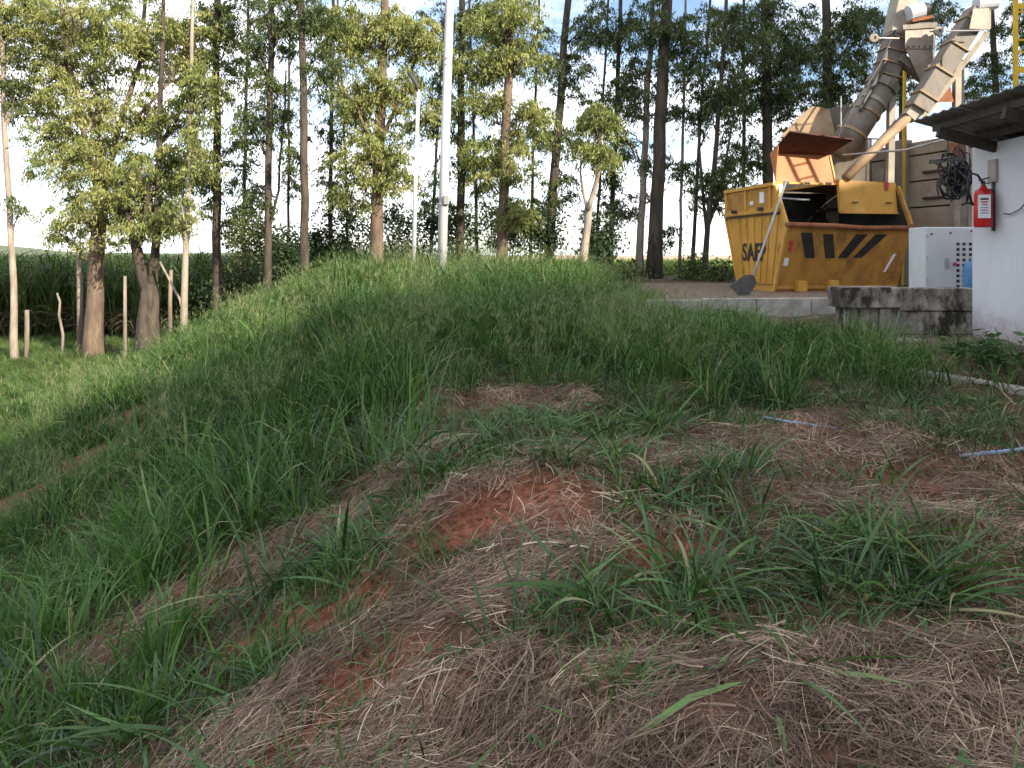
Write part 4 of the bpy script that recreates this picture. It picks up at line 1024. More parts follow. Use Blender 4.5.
MB().bar(P_(899, 58, -.2), P_(926, 80, -.1), .16, .22, up=(0, -1, 0)).build('brace', M['beige_metal'], gd)
mo = MB(); mo.tube([P_(908, 14, -.3), P_(922, 10, -.3)], .16, 14); mo.build('motor', M['pale_blue_metal'], gd)
for (ua, va) in ((851, 135), (864, 114)):
    MB().tube([P_(ua, va), P_(ua + 1.6, va - 2.6)], .315, 20).build('flange', M['tan_metal'], du)
for k in range(4):
    f_ = .15 + k * .24; a_ = P_(883, 85).lerp(P_(897, 34), f_); b_ = P_(883, 85).lerp(P_(897, 34), f_ + .025)
    MB().bar(a_, b_, .46, .44, up=(0, -1, 0)).build('flange', M['tan_metal'], gd)
for k in range(5): MB().tube([P_(908 + k * 5.6, 46.5, -.43 + k * .025), P_(908 + k * 5.6, 46.5, -.40 + k * .025)], .018, 8).build('bolt', M['dark_metal'], hb)
MB().tube([P_(921, 10, -.3), P_(927, 8, -.3)], .11, 12).build('motor', M['dark_metal'], gd)
MB().bar(P_(910, 22, -.3), P_(930, 18, -.3), .2, .06).build('motor_plate', M['rust'], gd)
for (u0_, v0_, u1_, v1_) in ((874, 38, 899, 38.5), (938.5, 31, 930, 31.5)):
    rod = MB().tube([P_(u0_, v0_, -.5), P_(u1_, v1_, -.5)], .018, 8).build('shaft', M['grey_metal'], gd)
    mb = MB(); q = P_(u0_, v0_, -.5)
    mb.tube([q + Vector((-.005, -.03, 0)), q + Vector((.005, .03, 0))], .085, 18); w_ = mb.build('wheel', M['cream_metal'], rod, False)
    MB().tube([q + Vector((-.006, -.034, 0)), q + Vector((.0, -.028, 0))], .032, 12).build('hub', M['dark_metal'], rod)
MB().bar(P_(891.5, 80, -.05), P_(888, 275, -.05), .13, .13).build('column', M['cream_metal'], gd, bevel=.008)
MB().bar(P_(893, 62, .35), P_(882, 275, .35), .10, .10).build('column', M['beige_metal'], gd, bevel=.008)
# receiving hopper under the duct
hpz = EYE + PLAT
mb = MB(); mb.hexa([P_(786, 280, .6), P_(866, 280, .2), P_(872, 276, 1.6), P_(800, 276, 1.8)], [P_(781, 136, .6), P_(866, 140, .2), P_(872, 138, 1.6), P_(800, 134, 1.8)]); mb.build('receiving_hopper', M['beige_metal'], gd, bevel=.015)
mb = MB(); mb.prism([P_(780, 137, .55), P_(800, 116, .55), P_(812, 106, .55), P_(829, 109, .55), P_(836, 137, .4)], Vector((.02, .10, 0))); mb.build('hopper_plate', M['tan_metal'], gd)
mb = MB(); mb.prism([P_(836, 138, .75), P_(830, 108, .75), P_(848, 104, .75), P_(856, 120, .75), P_(862, 139, .55)], Vector((.02, .12, 0))); mb.build('hopper_plate', M['beige_metal'], gd)
MB().tube([P_(841, 96, -.1), P_(841, 140, -.1)], .016, 6).build('rail_post', M['grey_metal'], gd)
MB().tube([P_(841, 137, -.1), P_(886, 139.5, -.25)], .016, 6).build('hand_rail', M['grey_metal'], gd)

D_ = 13.9
sc_ = thing('grain_spout', 'long slim beige spout slanting from high box down to the skip', 'spout', (px(940, 260, D_).x, D_, EYE + PLAT))
P_ = lambda u_, v_, dd=0.0: px(u_, v_, D_ + dd)
MB().bar(P_(916, 110), P_(977, 12), .34, .34, up=(0, -1, 0)).build('upper_chute', M['beige_metal'], sc_, bevel=.015)
MB().hexa([P_(921, 117, -.16), P_(925, 120, -.14), P_(925, 120, .1), P_(921, 117, .1)], [P_(985, 31, -.2), P_(990, 33, -.16), P_(990, 33, .1), P_(985, 31, .1)]).build('chute_flange', M['cream_metal'], sc_)
MB().bar(P_(921, 104, .02), P_(908, 118, .02), .24, .22, up=(0, -1, 0)).build('coupling', M['cream_metal'], sc_)
MB().tube([P_(912, 114), P_(880, 144), P_(846, 178, -.4)], .085, 14).build('lower_tube', M['tan_metal'], sc_, True)
MB().tube([P_(907, 112, .25), P_(875, 146, .25), P_(850, 170, -.1)], .05, 10).build('lower_tube', M['beige_metal'], sc_, True)
for k in range(4):
    f_ = .12 + k * .25; a_ = P_(916, 110).lerp(P_(977, 12), f_); b_ = P_(916, 110).lerp(P_(977, 12), f_ + .018)
    MB().bar(a_, b_, .40, .40, up=(0, -1, 0)).build('flange', M['tan_metal'], sc_)
bx_ = MB().hexa([P_(969, 29, -.32), P_(989, 30, -.28), P_(991, 29, .3), P_(972, 28, .3)], [P_(973, 9, -.32), P_(989, 8, -.28), P_(991, 8, .3), P_(975, 8, .3)]).build('feed_box', M['cream_metal'], sc_, bevel=.012)
MB().tube([P_(976, 4, -.1), P_(996, 2, -.1)], .13, 14).build('motor', M['pale_blue_metal'], sc_)
MB().tube([P_(946, 31, -.4), P_(984, 30.5, -.4)], .014, 6).build('shaft', M['grey_metal'], sc_)
MB().bar(P_(957, 60, .6), P_(955, 282, .6), .12, .12).build('column', M['cream_metal'], sc_, bevel=.008)
MB().bar(P_(962.5, 60, .9), P_(961, 282, .9), .05, .05).build('column', M['cream_metal'], sc_)
mb = MB(); mb.hexa([P_(938, 102, .35), P_(954, 102, .35), P_(954, 102, .75), P_(938, 102, .75)], [P_(946, 82, .45), P_(949, 82, .45), P_(949, 82, .6), P_(946, 82, .6)]); mb.build('hopper_cone', M['rust'], sc_)
MB().tube([P_(942, 54, -.2), P_(941, 100, -.1)], .012, 6).build('hanger_rod', M['dark_metal'], sc_)
MB().hexa([P_(926, 112, .2), P_(942, 112, .2), P_(942, 112, .6), P_(926, 112, .6)], [P_(929, 104, .2), P_(939, 103, .2), P_(939, 103, .6), P_(929, 104, .6)]).build('gear_box', M['pale_blue_metal'], sc_)

def ladder(u0_, v0_, u1_, v1_, dd, wd, label, rungs):
    a_, b_ = px(u0_, v0_, dd), px(u1_, v1_, dd)
    t_ = thing('yellow_ladder', label, 'ladder', (b_.x, b_.y, EYE + PLAT))
    base_ = Vector((b_.x, b_.y, EYE + PLAT))
    for q in (-.5, .5):
        o_ = Vector((wd * q * .5, wd * q, 0)); MB().bar(a_ + o_, base_ + o_, .05, .04).build('stile', M['yellow_rail'], t_)
    for k in range(rungs):
        f_ = (k + .5) / rungs; c_ = a_.lerp(base_, f_); o_ = Vector((wd * .5 * .5, wd * .5, 0))
        MB().tube([c_ - o_, c_ + o_], .014, 6).build('rung', M['yellow_rail'], t_)
lt = K(.62, .1, 2.28) + tosun * 4.7
ld = thing('shadow_ladder', 'unseen grey steel ladder added to cast bar shadows on the lid', 'ladder', (lt.x, lt.y, EYE + PLAT))  # added out of view, sunward of the open lid, for its bar shadows
for q in (-.16, .16):
    MB().bar(Vector((lt.x, lt.y, EYE + PLAT)) + PR * (q + .25), lt + PR * (q - .05) + Vector((0, 0, .55)), .055, .055).build('stile', M['grey_metal'], ld)
for k in range(16):
    f_ = (k + .5) / 16; zz = EYE + PLAT + f_ * (lt.z + .5 - EYE - PLAT); c_ = Vector((lt.x, lt.y, zz)) + PR * (.25 - .30 * f_)
    MB().tube([c_ - PR * .16, c_ + PR * .16], .02, 6).build('rung', M['grey_metal'], ld)
ladder(905, 38, 902, 112, 16.2, .42, 'yellow steel ladder rising behind the thick grain duct', 18)
D_ = 15.5
yp = thing('yellow_platform', 'yellow tubular access platform with railings above the tin roof', 'platform', (px(1022, 260, D_).x, D_, EYE + PLAT))
for u_ in (1015.5, 1062):
    for dd in (0, 1.0): MB().bar(px(u_, -80, D_ + dd), Vector((px(u_, 0, D_ + dd).x, D_ + dd, EYE + PLAT)), .07, .07).build('post', M['yellow_rail'], yp)
for v_ in (3, 67): MB().hexa([px(1014, v_ + 6, D_), px(1066, v_ + 6, D_), px(1066, v_ + 5, D_ + 1.1), px(1015, v_ + 5, D_ + 1.1)], [px(1014, v_, D_), px(1066, v_, D_), px(1066, v_, D_ + 1.1), px(1015, v_, D_ + 1.1)]).build('deck', M['yellow_rail'], yp)
for v_ in (12, 40, 52): MB().bar(px(1015, v_, D_), px(1064, v_, D_), .035, .035).build('rail', M['yellow_rail'], yp)

# ------------------------------------------------------------------ poles
b_ = gp(441, 290); D_ = 13.2
lpz = gz(px(441, 0, D_).x, D_)
pl = thing('light_pole', 'thick pale grey metal light pole rising from the grassy crest', 'pole', (px(441, 0, D_).x, D_, lpz))
MB().tube([Vector((px(441, 0, D_).x, D_, lpz - .1)), px(445.5, 130, D_), px(450, 0, D_), px(455, -140, D_)], [.088, .083, .075, .068], 16).build('shaft', M['white_pole'], pl, True)
for v_ in (60, 66, 205): MB().tube([px(441 + (265 - v_) * .034, v_, D_), px(441 + (265 - v_) * .034, v_ - 1.6, D_)], .092 - .004 * (v_ < 100), 16).build('band', M['grey_metal'], pl)
MB().box(px(446.5, 200, D_ - .10), (.09, .08, .16)).build('junction_box', M['grey_metal'], pl, bevel=.008)
MB().tube([px(455, -138, D_), px(462, -150, D_), px(500, -158, D_)], .04, 10).build('lamp_arm', M['white_pole'], pl, True)
MB().box(px(512, -157, D_), (.5, .2, .1)).build('lamp_head', M['grey_metal'], pl, bevel=.02)
D_ = 16.0
lpz = gz(px(413, 0, D_).x, D_)
pl = thing('slim_pole', 'slim white pole with a short bent dark arm on the crest', 'pole', (px(413, 0, D_).x, D_, lpz))
MB().tube([Vector((px(413, 0, D_).x, D_, lpz - .1)), px(415.5, 180, D_), px(418.5, 90, D_)], [.05, .045, .038], 12).build('shaft', M['white_pole'], pl, True)
MB().tube([px(418.5, 92, D_), px(416, 83, D_), px(409, 73, D_)], [.04, .045, .05], 8).build('lamp_arm', M['dark_metal'], pl, True)

# ------------------------------------------------------------------ blue hoses
def hose(pix, r, label):
    pts_ = []
    for (u_, v_) in pix:
        q = gp(u_, v_); q.z += .012 + r; pts_.append(q)
    fine = []
    for a_, b2 in zip(pts_[:-1], pts_[1:]):
        for k in range(5):
            q = a_.lerp(b2, k / 5); q.z = max(q.z, gz(q.x, q.y) + r + .004); fine.append(q)
    fine.append(pts_[-1])
    o_ = MB().tube(fine, r, 8).build('blue_hose', M['blue_hose'], None, True)
    tag(o_, label, 'hose', 'blue hose lengths lying in the grass')
hose([(764, 420), (790, 425), (815, 429), (838, 432)], .009, 'thin pale blue hose end lying at the edge of tall grass')
hose([(960, 460), (985, 458), (1010, 456), (1050, 453)], .014, 'thicker pale blue hose length lying on straw towards the white building')

# ------------------------------------------------------------------ trees
class Leaves:
    def __init__(s): s.c = []; s.v = []; s.f = []
def leaf_mesh(name, centers, dirs, Ln, Wd, tone, mat, parent, twigs=None, barkm=None):
    n = len(centers)
    d = dirs / np.linalg.norm(dirs, axis=1)[:, None]
    r = rng.normal(0, 1, (n, 3)); sd_ = np.cross(d, r); sd_ /= np.linalg.norm(sd_, axis=1)[:, None] + 1e-9
    h = d * Ln[:, None] * .5; s_ = sd_ * Wd[:, None] * .5
    V = np.stack([centers - h, centers + s_ - h * .1, centers + h, centers - s_ - h * .1], 1).reshape(-1, 3)
    b = np.arange(n) * 4; Fq = np.stack([b, b + 1, b + 2, b + 3], -1); T = np.repeat(tone, 4)
    mi = np.zeros(n, int)
    if twigs:
        tv = []; tf = []
        for (p0, p1, p2, rad) in twigs:      # three-point thin branch, square section
            o_ = len(tv)
            for q, (P_, rr) in enumerate(((p0, rad), (p1, rad * .7), (p2, rad * .35))):
                for (dx, dy) in ((1, 0), (0, 1), (-1, 0), (0, -1)): tv.append((P_[0] + dx * rr, P_[1] + dy * rr, P_[2]))
            for q in range(2):
                for k in range(4): tf.append((o_ + q * 4 + k, o_ + q * 4 + (k + 1) % 4, o_ + q * 4 + 4 + (k + 1) % 4, o_ + q * 4 + 4 + k))
        Fq = np.concatenate([Fq, np.array(tf) + len(V)]); V = np.concatenate([V, np.array(tv)]); T = np.concatenate([T, np.full(len(tv), .5)])
        mi = np.concatenate([mi, np.ones(len(tf), int)])
    off = np.array(parent_loc(parent))
    o = np_mesh(name, V - off, Fq, [mat, barkm] if twigs else [mat], {'tone': ('FLOAT', T)}, smooth=False, midx=mi)
    o.parent = parent
    return o

def ellip(n):
    q = rng.normal(0, 1, (n, 3)); q /= np.linalg.norm(q, axis=1)[:, None]
    return q * (rng.random(n) ** .45)[:, None]

def tree(name, label, d, path, w0, w1, bark, leaf, blobs, forks=(), group=None, top=None, lsize=1.0, tonebias=0.0):
    """path: trunk as seen (u, v); blobs: crown masses (u, v, ru, rv, clumps)"""
    b0 = px(path[0][0], path[0][1], d); z0 = gz(b0.x, d)
    t_ = thing(name, label, 'tree', (b0.x, d, z0), group)
    pts = [Vector((b0.x, d, z0 - .15))] + [px(u_, v_, d + random.uniform(-.15, .15)) for u_, v_ in path[1:]]
    # smooth subdivide with a little wander
    fine = []
    for a_, b_ in zip(pts[:-1], pts[1:]):
        k_ = max(2, int((b_ - a_).length / .8))
        for k in range(k_):
            q = a_.lerp(b_, k / k_)
            if fine: q = q + Vector((random.uniform(-.025, .025), random.uniform(-.025, .025), 0))
            fine.append(q)
    fine.append(pts[-1])
    r0, r1 = w0 / F * d / 2, w1 / F * d / 2
    rad = [r0 + (r1 - r0) * (k / (len(fine) - 1)) for k in range(len(fine))]
    rad[0] *= 1.35
    if len(rad) > 2: rad[1] *= 1.08
    tr = MB().tube(fine, rad, 10 if w0 > 8 else 7).build('trunk', M[bark], t_, True)
    axis = list(fine)
    for fk in forks:
        fp_ = [px(u_, v_, d + q) for u_, v_, q in fk[0]]; wa, wb_ = fk[1] / F * d / 2, fk[2] / F * d / 2
        ff = []
        for a_, b_ in zip(fp_[:-1], fp_[1:]):
            for k in range(3): ff.append(a_.lerp(b_, k / 3) + Vector((random.uniform(-.02, .02), random.uniform(-.02, .02), 0)))
        ff.append(fp_[-1])
        MB().tube(ff, [wa + (wb_ - wa) * k / (len(ff) - 1) for k in range(len(ff))], 7).build('limb', M[bark], t_, True)
        axis += ff[2:]
    ax_ = np.array([tuple(q) for q in axis])
    C = []; D = []; T = []; tw = []; Ls = []
    bl = list(blobs)
    if top: bl += top
    for (u_, v_, ru, rv, ncl) in bl:
        c = np.array(px(u_, v_, d)); k_ = d / F
        R_ = np.array([ru * k_, max(.5, ru * k_ * .9), rv * k_])
        ncl = int(ncl * (1.65 if leaf == 'leaf_sunlit' else 1.12))
        cen = c + ellip(ncl) * R_
        cen[:, 2] = np.maximum(cen[:, 2], gz(c[0], c[1]) + .4)
        below = ax_[(ax_[:, 2] < c[2] - .1)]
        if len(below) == 0: below = ax_[:1]
        st = below[np.argmin(np.linalg.norm(below - c + np.array([0, 0, .6]), axis=1))]
        hub = c * .75 + st * .25
        tw.append((st, (st + hub) / 2 + np.array([0, 0, .12]), hub, .032))
        off_view = v_ < -30
        for q in cen:
            f = rng.random() * .8; s0 = st + (hub - st) * f
            tw.append((s0, (s0 + q) / 2 + np.array([0, 0, .10]), q, .011))
            ns = int(rng.integers(6, 10)) if not off_view else 3
            per = 17 if not off_view else 6
            sa = rng.uniform(0, 6.28, ns); sl = rng.uniform(.25, .75, ns)
            t0 = np.tile(np.linspace(.08, 1, per), ns) ; k_i = np.repeat(np.arange(ns), per)
            hx_, hy_ = np.cos(sa)[k_i], np.sin(sa)[k_i]; L_ = sl[k_i]
            pos = q + np.stack([hx_ * L_ * t0 * .75, hy_ * L_ * t0 * .75, L_ * (.35 * t0 - .95 * t0 ** 2)], -1) + rng.normal(0, .045, (ns * per, 3))
            C.append(pos)
            dd = rng.normal(0, .45, (ns * per, 3)); dd[:, 2] -= .8; dd[:, 0] += hx_ * .35; dd[:, 1] += hy_ * .35; D.append(dd)
            T.append(np.clip(rng.normal(.5 + tonebias, .18, ns * per) + rng.normal(0, .2), 0, 1))
            Ls.append(rng.uniform(.070, .165, ns * per) * lsize * (1 if not off_view else 1.6))
            if not off_view:
                for z_ in range(min(3, ns)):
                    e_ = q + np.array([math.cos(sa[z_]) * sl[z_] * .6, math.sin(sa[z_]) * sl[z_] * .6, -sl[z_] * .35])
                    tw.append((q, (q + e_) / 2 + np.array([0, 0, .06]), e_, .007))
    if C:
        C = np.concatenate(C); D = np.concatenate(D); T = np.concatenate(T); Ls = np.concatenate(Ls)
        leaf_mesh('crown', C, D, Ls, Ls * rng.uniform(.20, .36, len(Ls)), T, M[leaf], t_, tw, M[bark])
    return t_

TG = 'eucalyptus trees along the yard'
def tp(u_): return [(u_, -70, 45, 40, 16), (u_ + 6, -150, 40, 45, 14)]
E = 'eucalyptus_tree'
tree(E, 'stout brown-barked eucalyptus with sunlit yellow-green crown on the low ground', 21, [(93, 360), (95, 300), (98, 235), (102, 190), (100, 140)], 18, 9, 'bark_brown', 'leaf_sunlit',
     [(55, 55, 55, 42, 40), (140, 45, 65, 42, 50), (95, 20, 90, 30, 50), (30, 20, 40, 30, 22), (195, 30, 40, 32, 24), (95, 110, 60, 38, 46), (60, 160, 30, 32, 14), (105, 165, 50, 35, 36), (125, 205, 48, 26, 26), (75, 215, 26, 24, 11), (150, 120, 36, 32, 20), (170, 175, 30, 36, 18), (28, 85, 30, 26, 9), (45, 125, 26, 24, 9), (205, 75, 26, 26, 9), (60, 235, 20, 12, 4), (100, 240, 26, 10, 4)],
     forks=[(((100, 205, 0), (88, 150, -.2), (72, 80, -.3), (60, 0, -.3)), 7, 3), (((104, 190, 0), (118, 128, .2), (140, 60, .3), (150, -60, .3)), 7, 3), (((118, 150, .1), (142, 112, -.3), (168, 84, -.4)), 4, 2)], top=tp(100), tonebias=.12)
tree(E, 'thick dark forked trunk with shaggy bark beside the stout brown-barked tree', 20, [(148, 346), (149, 318), (150, 285)], 24, 17, 'bark_dark', 'leaf_sunlit',
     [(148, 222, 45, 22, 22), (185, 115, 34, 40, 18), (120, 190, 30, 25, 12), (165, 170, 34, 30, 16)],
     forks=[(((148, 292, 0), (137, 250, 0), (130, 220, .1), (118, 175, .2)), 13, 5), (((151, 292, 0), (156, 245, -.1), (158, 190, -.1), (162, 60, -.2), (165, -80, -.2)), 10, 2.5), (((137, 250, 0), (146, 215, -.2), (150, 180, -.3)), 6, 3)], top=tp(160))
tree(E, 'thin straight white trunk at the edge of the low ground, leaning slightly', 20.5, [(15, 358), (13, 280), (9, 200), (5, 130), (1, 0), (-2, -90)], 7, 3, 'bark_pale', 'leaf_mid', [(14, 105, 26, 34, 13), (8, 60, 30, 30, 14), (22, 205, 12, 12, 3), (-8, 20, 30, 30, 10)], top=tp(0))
tree(E, 'slender white trunk standing beside the dark forked trunk', 19, [(183, 336), (185, 270), (188, 200), (191, 100), (194, -60)], 7, 2.5, 'bark_pale', 'leaf_sunlit', [(198, 150, 26, 34, 14), (205, 90, 24, 30, 12), (185, 215, 22, 16, 7)], top=tp(196))
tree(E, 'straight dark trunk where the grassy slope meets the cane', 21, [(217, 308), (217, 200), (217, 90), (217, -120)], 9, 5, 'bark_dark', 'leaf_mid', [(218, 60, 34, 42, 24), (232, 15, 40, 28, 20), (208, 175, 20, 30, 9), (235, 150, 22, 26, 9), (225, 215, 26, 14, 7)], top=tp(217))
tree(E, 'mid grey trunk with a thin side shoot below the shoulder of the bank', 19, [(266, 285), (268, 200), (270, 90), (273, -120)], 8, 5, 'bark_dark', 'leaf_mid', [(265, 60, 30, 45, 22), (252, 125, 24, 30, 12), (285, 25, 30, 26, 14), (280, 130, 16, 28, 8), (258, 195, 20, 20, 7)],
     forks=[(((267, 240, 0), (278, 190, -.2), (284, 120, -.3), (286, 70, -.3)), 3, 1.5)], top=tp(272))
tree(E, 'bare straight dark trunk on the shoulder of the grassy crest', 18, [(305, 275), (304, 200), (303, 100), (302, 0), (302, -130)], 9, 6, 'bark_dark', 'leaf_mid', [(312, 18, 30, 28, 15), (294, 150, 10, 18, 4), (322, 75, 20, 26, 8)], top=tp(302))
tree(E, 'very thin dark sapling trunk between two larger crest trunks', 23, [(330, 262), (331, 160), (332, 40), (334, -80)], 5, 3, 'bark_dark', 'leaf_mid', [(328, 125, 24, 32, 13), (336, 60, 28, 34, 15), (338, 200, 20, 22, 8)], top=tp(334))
tree(E, 'broad brown trunk with drooping sunlit boughs behind the crest', 20, [(375, 262), (377, 200), (380, 120), (384, 30), (386, -120)], 14, 5, 'bark_brown', 'leaf_sunlit', [(360, 100, 26, 22, 18), (392, 85, 34, 26, 22), (375, 30, 46, 36, 36), (425, 40, 36, 32, 22), (370, 150, 38, 28, 26), (345, 25, 34, 28, 18), (395, 170, 26, 24, 13), (352, 190, 26, 20, 11), (420, 120, 26, 26, 11)],
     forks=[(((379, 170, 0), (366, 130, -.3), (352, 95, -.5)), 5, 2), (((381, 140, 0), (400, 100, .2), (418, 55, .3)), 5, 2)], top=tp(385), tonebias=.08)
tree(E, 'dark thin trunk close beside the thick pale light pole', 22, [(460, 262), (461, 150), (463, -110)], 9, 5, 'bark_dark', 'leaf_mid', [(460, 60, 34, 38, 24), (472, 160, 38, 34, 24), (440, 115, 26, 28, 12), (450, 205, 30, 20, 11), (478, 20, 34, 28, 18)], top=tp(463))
tree(E, 'brown trunk with sunlit boughs next to the thick light pole', 20, [(500, 262), (504, 180), (508, 80), (513, -110)], 11, 6, 'bark_brown', 'leaf_sunlit', [(508, 20, 42, 28, 30), (488, 60, 34, 24, 20), (482, 100, 24, 18, 11), (520, 55, 28, 24, 15), (498, 160, 40, 30, 24), (530, 120, 26, 26, 12), (505, 215, 30, 20, 11)], top=tp(512))
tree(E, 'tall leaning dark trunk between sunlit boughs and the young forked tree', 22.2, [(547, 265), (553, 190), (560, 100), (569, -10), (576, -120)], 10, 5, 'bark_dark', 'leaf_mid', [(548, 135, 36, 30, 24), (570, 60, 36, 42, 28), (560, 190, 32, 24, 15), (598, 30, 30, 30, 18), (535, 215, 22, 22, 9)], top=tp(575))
tree(E, 'pale forked young tree with small sunlit crown near the shrub', 17.2, [(582, 288), (585, 240), (589, 205)], 9, 7, 'bark_pale', 'leaf_sunlit', [(600, 122, 18, 18, 16), (590, 150, 16, 14, 9), (606, 155, 12, 12, 6)],
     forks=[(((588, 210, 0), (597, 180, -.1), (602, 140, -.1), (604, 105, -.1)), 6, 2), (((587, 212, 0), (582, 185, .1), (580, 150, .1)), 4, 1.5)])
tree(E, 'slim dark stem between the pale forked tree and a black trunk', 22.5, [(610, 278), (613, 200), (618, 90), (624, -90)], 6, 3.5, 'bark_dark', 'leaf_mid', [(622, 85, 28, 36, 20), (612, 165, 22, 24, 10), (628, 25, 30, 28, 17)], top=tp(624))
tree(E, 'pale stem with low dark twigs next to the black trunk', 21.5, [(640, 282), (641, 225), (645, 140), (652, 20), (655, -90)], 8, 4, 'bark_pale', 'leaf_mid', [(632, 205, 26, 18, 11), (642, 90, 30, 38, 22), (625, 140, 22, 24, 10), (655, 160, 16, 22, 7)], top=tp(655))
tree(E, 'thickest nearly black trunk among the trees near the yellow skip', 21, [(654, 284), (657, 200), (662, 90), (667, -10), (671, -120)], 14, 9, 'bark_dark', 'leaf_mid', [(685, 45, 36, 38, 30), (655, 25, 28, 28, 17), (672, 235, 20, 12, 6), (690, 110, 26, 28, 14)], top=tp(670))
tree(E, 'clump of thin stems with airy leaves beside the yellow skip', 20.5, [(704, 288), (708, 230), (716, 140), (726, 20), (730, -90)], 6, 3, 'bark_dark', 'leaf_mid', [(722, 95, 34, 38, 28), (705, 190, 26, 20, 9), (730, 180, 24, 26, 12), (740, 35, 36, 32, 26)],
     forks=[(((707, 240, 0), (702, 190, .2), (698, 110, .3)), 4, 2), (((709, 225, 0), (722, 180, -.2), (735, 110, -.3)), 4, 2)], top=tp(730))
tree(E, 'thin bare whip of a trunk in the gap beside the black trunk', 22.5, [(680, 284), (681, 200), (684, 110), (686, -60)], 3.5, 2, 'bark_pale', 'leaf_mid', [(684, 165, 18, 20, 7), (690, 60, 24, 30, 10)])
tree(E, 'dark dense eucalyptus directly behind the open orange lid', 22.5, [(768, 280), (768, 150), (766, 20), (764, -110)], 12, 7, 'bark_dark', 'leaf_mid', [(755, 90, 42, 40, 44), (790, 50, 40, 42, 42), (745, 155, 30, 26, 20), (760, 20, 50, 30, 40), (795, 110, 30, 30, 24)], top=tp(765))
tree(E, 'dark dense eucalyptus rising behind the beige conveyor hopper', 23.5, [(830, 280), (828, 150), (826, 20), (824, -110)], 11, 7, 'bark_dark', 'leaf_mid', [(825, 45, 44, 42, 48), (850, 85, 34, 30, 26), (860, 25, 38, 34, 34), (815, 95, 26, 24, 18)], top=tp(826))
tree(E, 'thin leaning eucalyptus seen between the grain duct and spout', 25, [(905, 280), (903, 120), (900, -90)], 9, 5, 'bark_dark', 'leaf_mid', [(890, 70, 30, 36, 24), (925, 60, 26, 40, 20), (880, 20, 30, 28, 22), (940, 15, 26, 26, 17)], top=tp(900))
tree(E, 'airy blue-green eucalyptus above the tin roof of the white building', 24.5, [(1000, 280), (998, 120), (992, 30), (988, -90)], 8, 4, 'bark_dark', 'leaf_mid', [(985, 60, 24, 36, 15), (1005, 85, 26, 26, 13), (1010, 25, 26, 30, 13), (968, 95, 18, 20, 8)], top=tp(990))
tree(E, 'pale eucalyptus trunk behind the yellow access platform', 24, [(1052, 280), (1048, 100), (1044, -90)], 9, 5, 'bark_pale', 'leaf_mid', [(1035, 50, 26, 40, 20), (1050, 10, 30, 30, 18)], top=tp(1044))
# thin stems of the far row
for k, (u_, dd, lb) in enumerate(((243, 25, 'slender far stem between the straight dark trunk and the mid grey trunk'), (288, 26, 'slender far stem between the mid grey trunk and the bare straight trunk'), (349, 25.5, 'slender far stem close beside the broad brown trunk'),
        (430, 26, 'slender far stem between the slim white pole and the thick light pole'), (478, 25, 'slender far stem between the light pole and the trunk with sunlit boughs'), (529, 26, 'slender far stem between sunlit boughs trunk and the leaning trunk'),
        (596, 26, 'slender far stem behind the pale forked young tree'), (692, 25.5, 'slender far stem between the black trunk and the clump of thin stems'), (744, 26, 'slender far stem close beside the dense tree behind the orange lid'))):
    sh_ = random.uniform(-16, 20)
    tree('slender_tree', lb, dd, [(u_, 275), (u_ + sh_ * .3, 180), (u_ + sh_ * .6, 90), (u_ + sh_, 0), (u_ + sh_ * 1.4, -70)], random.uniform(3, 5), 1.8, 'bark_dark', 'leaf_mid',
         [(u_ + sh_ + random.uniform(-8, 8), random.uniform(15, 50), 30, 34, 14), (u_ + sh_ * .5 + random.uniform(-14, 14), random.uniform(90, 135), 26, 28, 11), (u_ + random.uniform(-10, 10), random.uniform(165, 215), 24, 22, 9)], group='slender far-row trees')

# low stakes and sticks on the low ground
def stick(name, label, cat, d, pth, w0, w1, bark='wood_grey', group=None):
    b0 = px(pth[0][0], pth[0][1], d); z0 = gz(b0.x, d)
    pts = [Vector((b0.x, d, z0 - .1))] + [px(u_, v_, d) for u_, v_ in pth[1:]]
    n_ = len(pts); o_ = MB().tube(pts, [(w0 + (w1 - w0) * k / (n_ - 1)) / F * d / 2 for k in range(n_)], 7).build(name, M[bark], None, True)
    tag(o_, label, cat, group)
stick('fence_post', 'short grey stump of a post beside the thin white trunk', 'post', 21, [(26, 352), (27, 330), (27, 310)], 5, 4)
stick('dead_stick', 'thin crooked pale stick standing before the cane', 'stick', 22, [(62, 352), (63, 335), (59, 315), (60, 302), (57, 293)], 3, 2)
stick('wooden_post', 'tall pale wooden post beside the stout brown trunk', 'post', 21.5, [(80, 354), (80, 300), (79, 248)], 6.5, 5)
stick('wooden_stake', 'slim pale stake between the stout trunk and forked trunk', 'stake', 20, [(125, 360), (125, 320), (125, 276)], 4, 3)
stick('wooden_stake', 'pale stake close to the slender white trunk', 'stake', 20.5, [(170, 340), (170, 300), (171, 270)], 4.5, 3.5)
stick('fallen_branch', 'thin branch leaning across from white trunk to the bank', 'branch', 19.5, [(190, 326), (180, 300), (160, 262)], 3, 2, 'bark_pale')

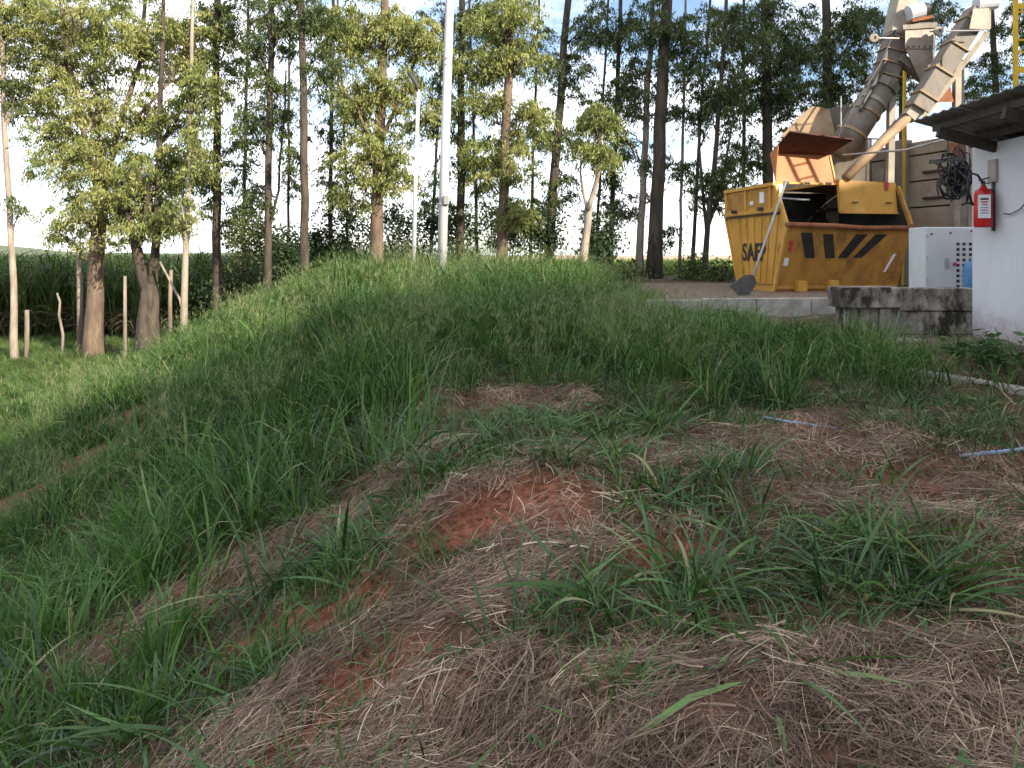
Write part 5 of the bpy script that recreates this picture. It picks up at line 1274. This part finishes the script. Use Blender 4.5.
# ------------------------------------------------------------------ shrubs
def shrub(label, d, u_, v_, ru, rv, ncl, leaf='leaf_dark', name='shrub', base_v=None, size=1.0):
    c = px(u_, v_, d); z0 = gz(c.x, d)
    t_ = thing(name, label, 'shrub', (c.x, d, z0), 'shrubs under the trees')
    k_ = d / F; cen = np.array(c) + ellip(ncl) * np.array([ru * k_, max(.4, ru * k_ * .7), rv * k_])
    cen[:, 2] = np.maximum(cen[:, 2], z0 + .15)
    C = []; D = []; Ls = []; T = []
    for q in cen:
        nl = int(rng.integers(28, 50)); sg = rng.uniform(.12, .2)
        C.append(q + rng.normal(0, sg, (nl, 3))); D.append(rng.normal(0, 1, (nl, 3)) + np.array([0, 0, .15])); Ls.append(rng.uniform(.08, .17, nl) * size); T.append(np.clip(rng.normal(.5, .22, nl), 0, 1))
    C, D, Ls, T = map(np.concatenate, (C, D, Ls, T))
    C[:, 2] = np.maximum(C[:, 2], z0 + .03)
    leaf_mesh('foliage', C, D, Ls, Ls * .45, T, M[leaf], t_)
    for k in range(4):
        tip = cen[random.randrange(len(cen))]
        b_ = Vector((c.x + random.uniform(-.12, .12), d + random.uniform(-.1, .1), z0 - .05))
        MB().tube([b_, b_.lerp(Vector(tip), .5) + Vector((0, 0, .1)), Vector(tip)], [.022, .016, .008], 5).build('stem', M['bark_dark'], t_)
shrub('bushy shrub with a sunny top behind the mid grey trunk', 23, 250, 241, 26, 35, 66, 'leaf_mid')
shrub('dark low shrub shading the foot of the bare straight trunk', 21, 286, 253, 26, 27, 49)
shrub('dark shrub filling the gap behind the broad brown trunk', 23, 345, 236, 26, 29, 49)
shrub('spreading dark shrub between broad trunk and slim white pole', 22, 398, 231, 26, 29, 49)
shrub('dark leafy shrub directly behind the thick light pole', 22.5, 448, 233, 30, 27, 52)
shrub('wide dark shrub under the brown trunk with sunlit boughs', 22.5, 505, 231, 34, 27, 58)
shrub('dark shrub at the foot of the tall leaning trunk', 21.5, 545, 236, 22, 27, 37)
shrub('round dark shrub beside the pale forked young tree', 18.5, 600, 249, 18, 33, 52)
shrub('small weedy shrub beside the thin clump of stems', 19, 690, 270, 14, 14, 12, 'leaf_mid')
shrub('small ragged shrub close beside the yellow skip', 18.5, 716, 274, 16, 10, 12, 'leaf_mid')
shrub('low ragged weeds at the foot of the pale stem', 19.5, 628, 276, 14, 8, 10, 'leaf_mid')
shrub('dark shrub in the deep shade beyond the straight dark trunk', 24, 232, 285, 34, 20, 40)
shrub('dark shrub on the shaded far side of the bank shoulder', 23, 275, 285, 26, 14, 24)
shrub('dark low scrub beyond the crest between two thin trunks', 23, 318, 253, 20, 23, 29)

# weeds by the white wall
def weed(u_, v_, ht, nst, label):
    b_ = gp(u_, v_)
    t_ = thing('leafy_weed', label, 'plant', tuple(b_), 'weeds at the foot of the white wall')
    C = []; D = []; Ls = []
    for k in range(nst):
        a_ = random.uniform(0, 6.28); tip = b_ + Vector((math.cos(a_) * ht * .55, math.sin(a_) * ht * .4, ht * random.uniform(.6, 1)))
        mid = b_.lerp(tip, .5) + Vector((0, 0, ht * .12))
        MB().tube([b_, mid, tip], [.006, .005, .003], 5).build('stem', M['leaf_weed'], t_)
        for f_ in np.linspace(.25, 1, 9):
            q = (b_ * (1 - f_) ** 2 + mid * 2 * f_ * (1 - f_) + tip * f_ ** 2)
            aa = random.uniform(0, 6.28); dd = Vector((math.cos(aa), math.sin(aa), random.uniform(-.2, .4))); l_ = random.uniform(.07, .13)
            C.append(tuple(q + dd * l_ * .5)); D.append(tuple(dd)); Ls.append(l_)
    Ls = np.array(Ls); leaf_mesh('leaves', np.array(C), np.array(D), Ls, Ls * .38, rng.random(len(Ls)) * .7, M['leaf_weed'], t_)
for (u_, v_, h_, n_, lb) in ((985, 372, .38, 7, 'leafy green weed in the corner of wall and mossy blocks'), (1008, 376, .45, 9, 'tallest leafy weed against the white wall'), (1030, 380, .40, 7, 'leafy weed along the white wall farthest from the mossy blocks'), (960, 362, .22, 6, 'small leafy weed before the mossy blocks')):
    weed(u_, v_, h_, n_, lb)

# ------------------------------------------------------------------ foreground single leaves
def big_leaf(pix, wd, lift, label, name='grass_leaf'):
    n_ = len(pix); L_, R_ = [], []
    P = [gp(u_, v_) + Vector((0, 0, l_)) for (u_, v_), l_ in zip(pix, lift)]
    for k, q in enumerate(P):
        d_ = (P[min(k + 1, n_ - 1)] - P[max(k - 1, 0)]).normalized(); s_ = d_.cross(Vector((0, -.35, 1))).normalized()
        f_ = k / (n_ - 1); w_ = wd * min(1, .7 + f_, (1 - f_) * 2.5 + .06) * .5
        L_.append((q + s_ * w_ + Vector((0, 0, .004)), q, q - s_ * w_ + Vector((0, 0, .004))))
    mb = MB(); vs = [p_ for tr_ in L_ for p_ in tr_]
    mb.add(vs, [(k * 3 + q, k * 3 + q + 1, k * 3 + q + 4, k * 3 + q + 3) for k in range(n_ - 1) for q in (0, 1)])
    o_ = mb.build(name, M['leaf_plain'], None, True); tag(o_, label, 'leaf')
big_leaf([(600, 775), (640, 752), (690, 724), (730, 706), (748, 699)], .022, [.02, .05, .07, .06, .05], 'long broad green grass blade lying across the straw')
big_leaf([(785, 765), (783, 752), (779, 742), (776, 736)], .020, [.01, .03, .05, .06], 'short upright green leaf growing out of the straw')
# small clover-like weed
b_ = gp(640, 686)
t_ = thing('small_weed', 'tiny bright green round-leaved weed on the straw', 'plant', tuple(b_))
MB().tube([b_, b_ + Vector((.01, 0, .03))], .003, 5).build('stem', M['leaf_weed'], t_)
n_ = 26; C = np.array(b_) + np.stack([rng.normal(0, .045, n_), rng.normal(0, .03, n_), rng.uniform(.02, .045, n_)], -1)
leaf_mesh('leaves', C, np.stack([rng.normal(0, 1, n_), rng.normal(0, 1, n_), rng.normal(.1, .2, n_)], -1), np.full(n_, .028), np.full(n_, .022), rng.uniform(.6, 1, n_), M['leaf_weed'], t_)
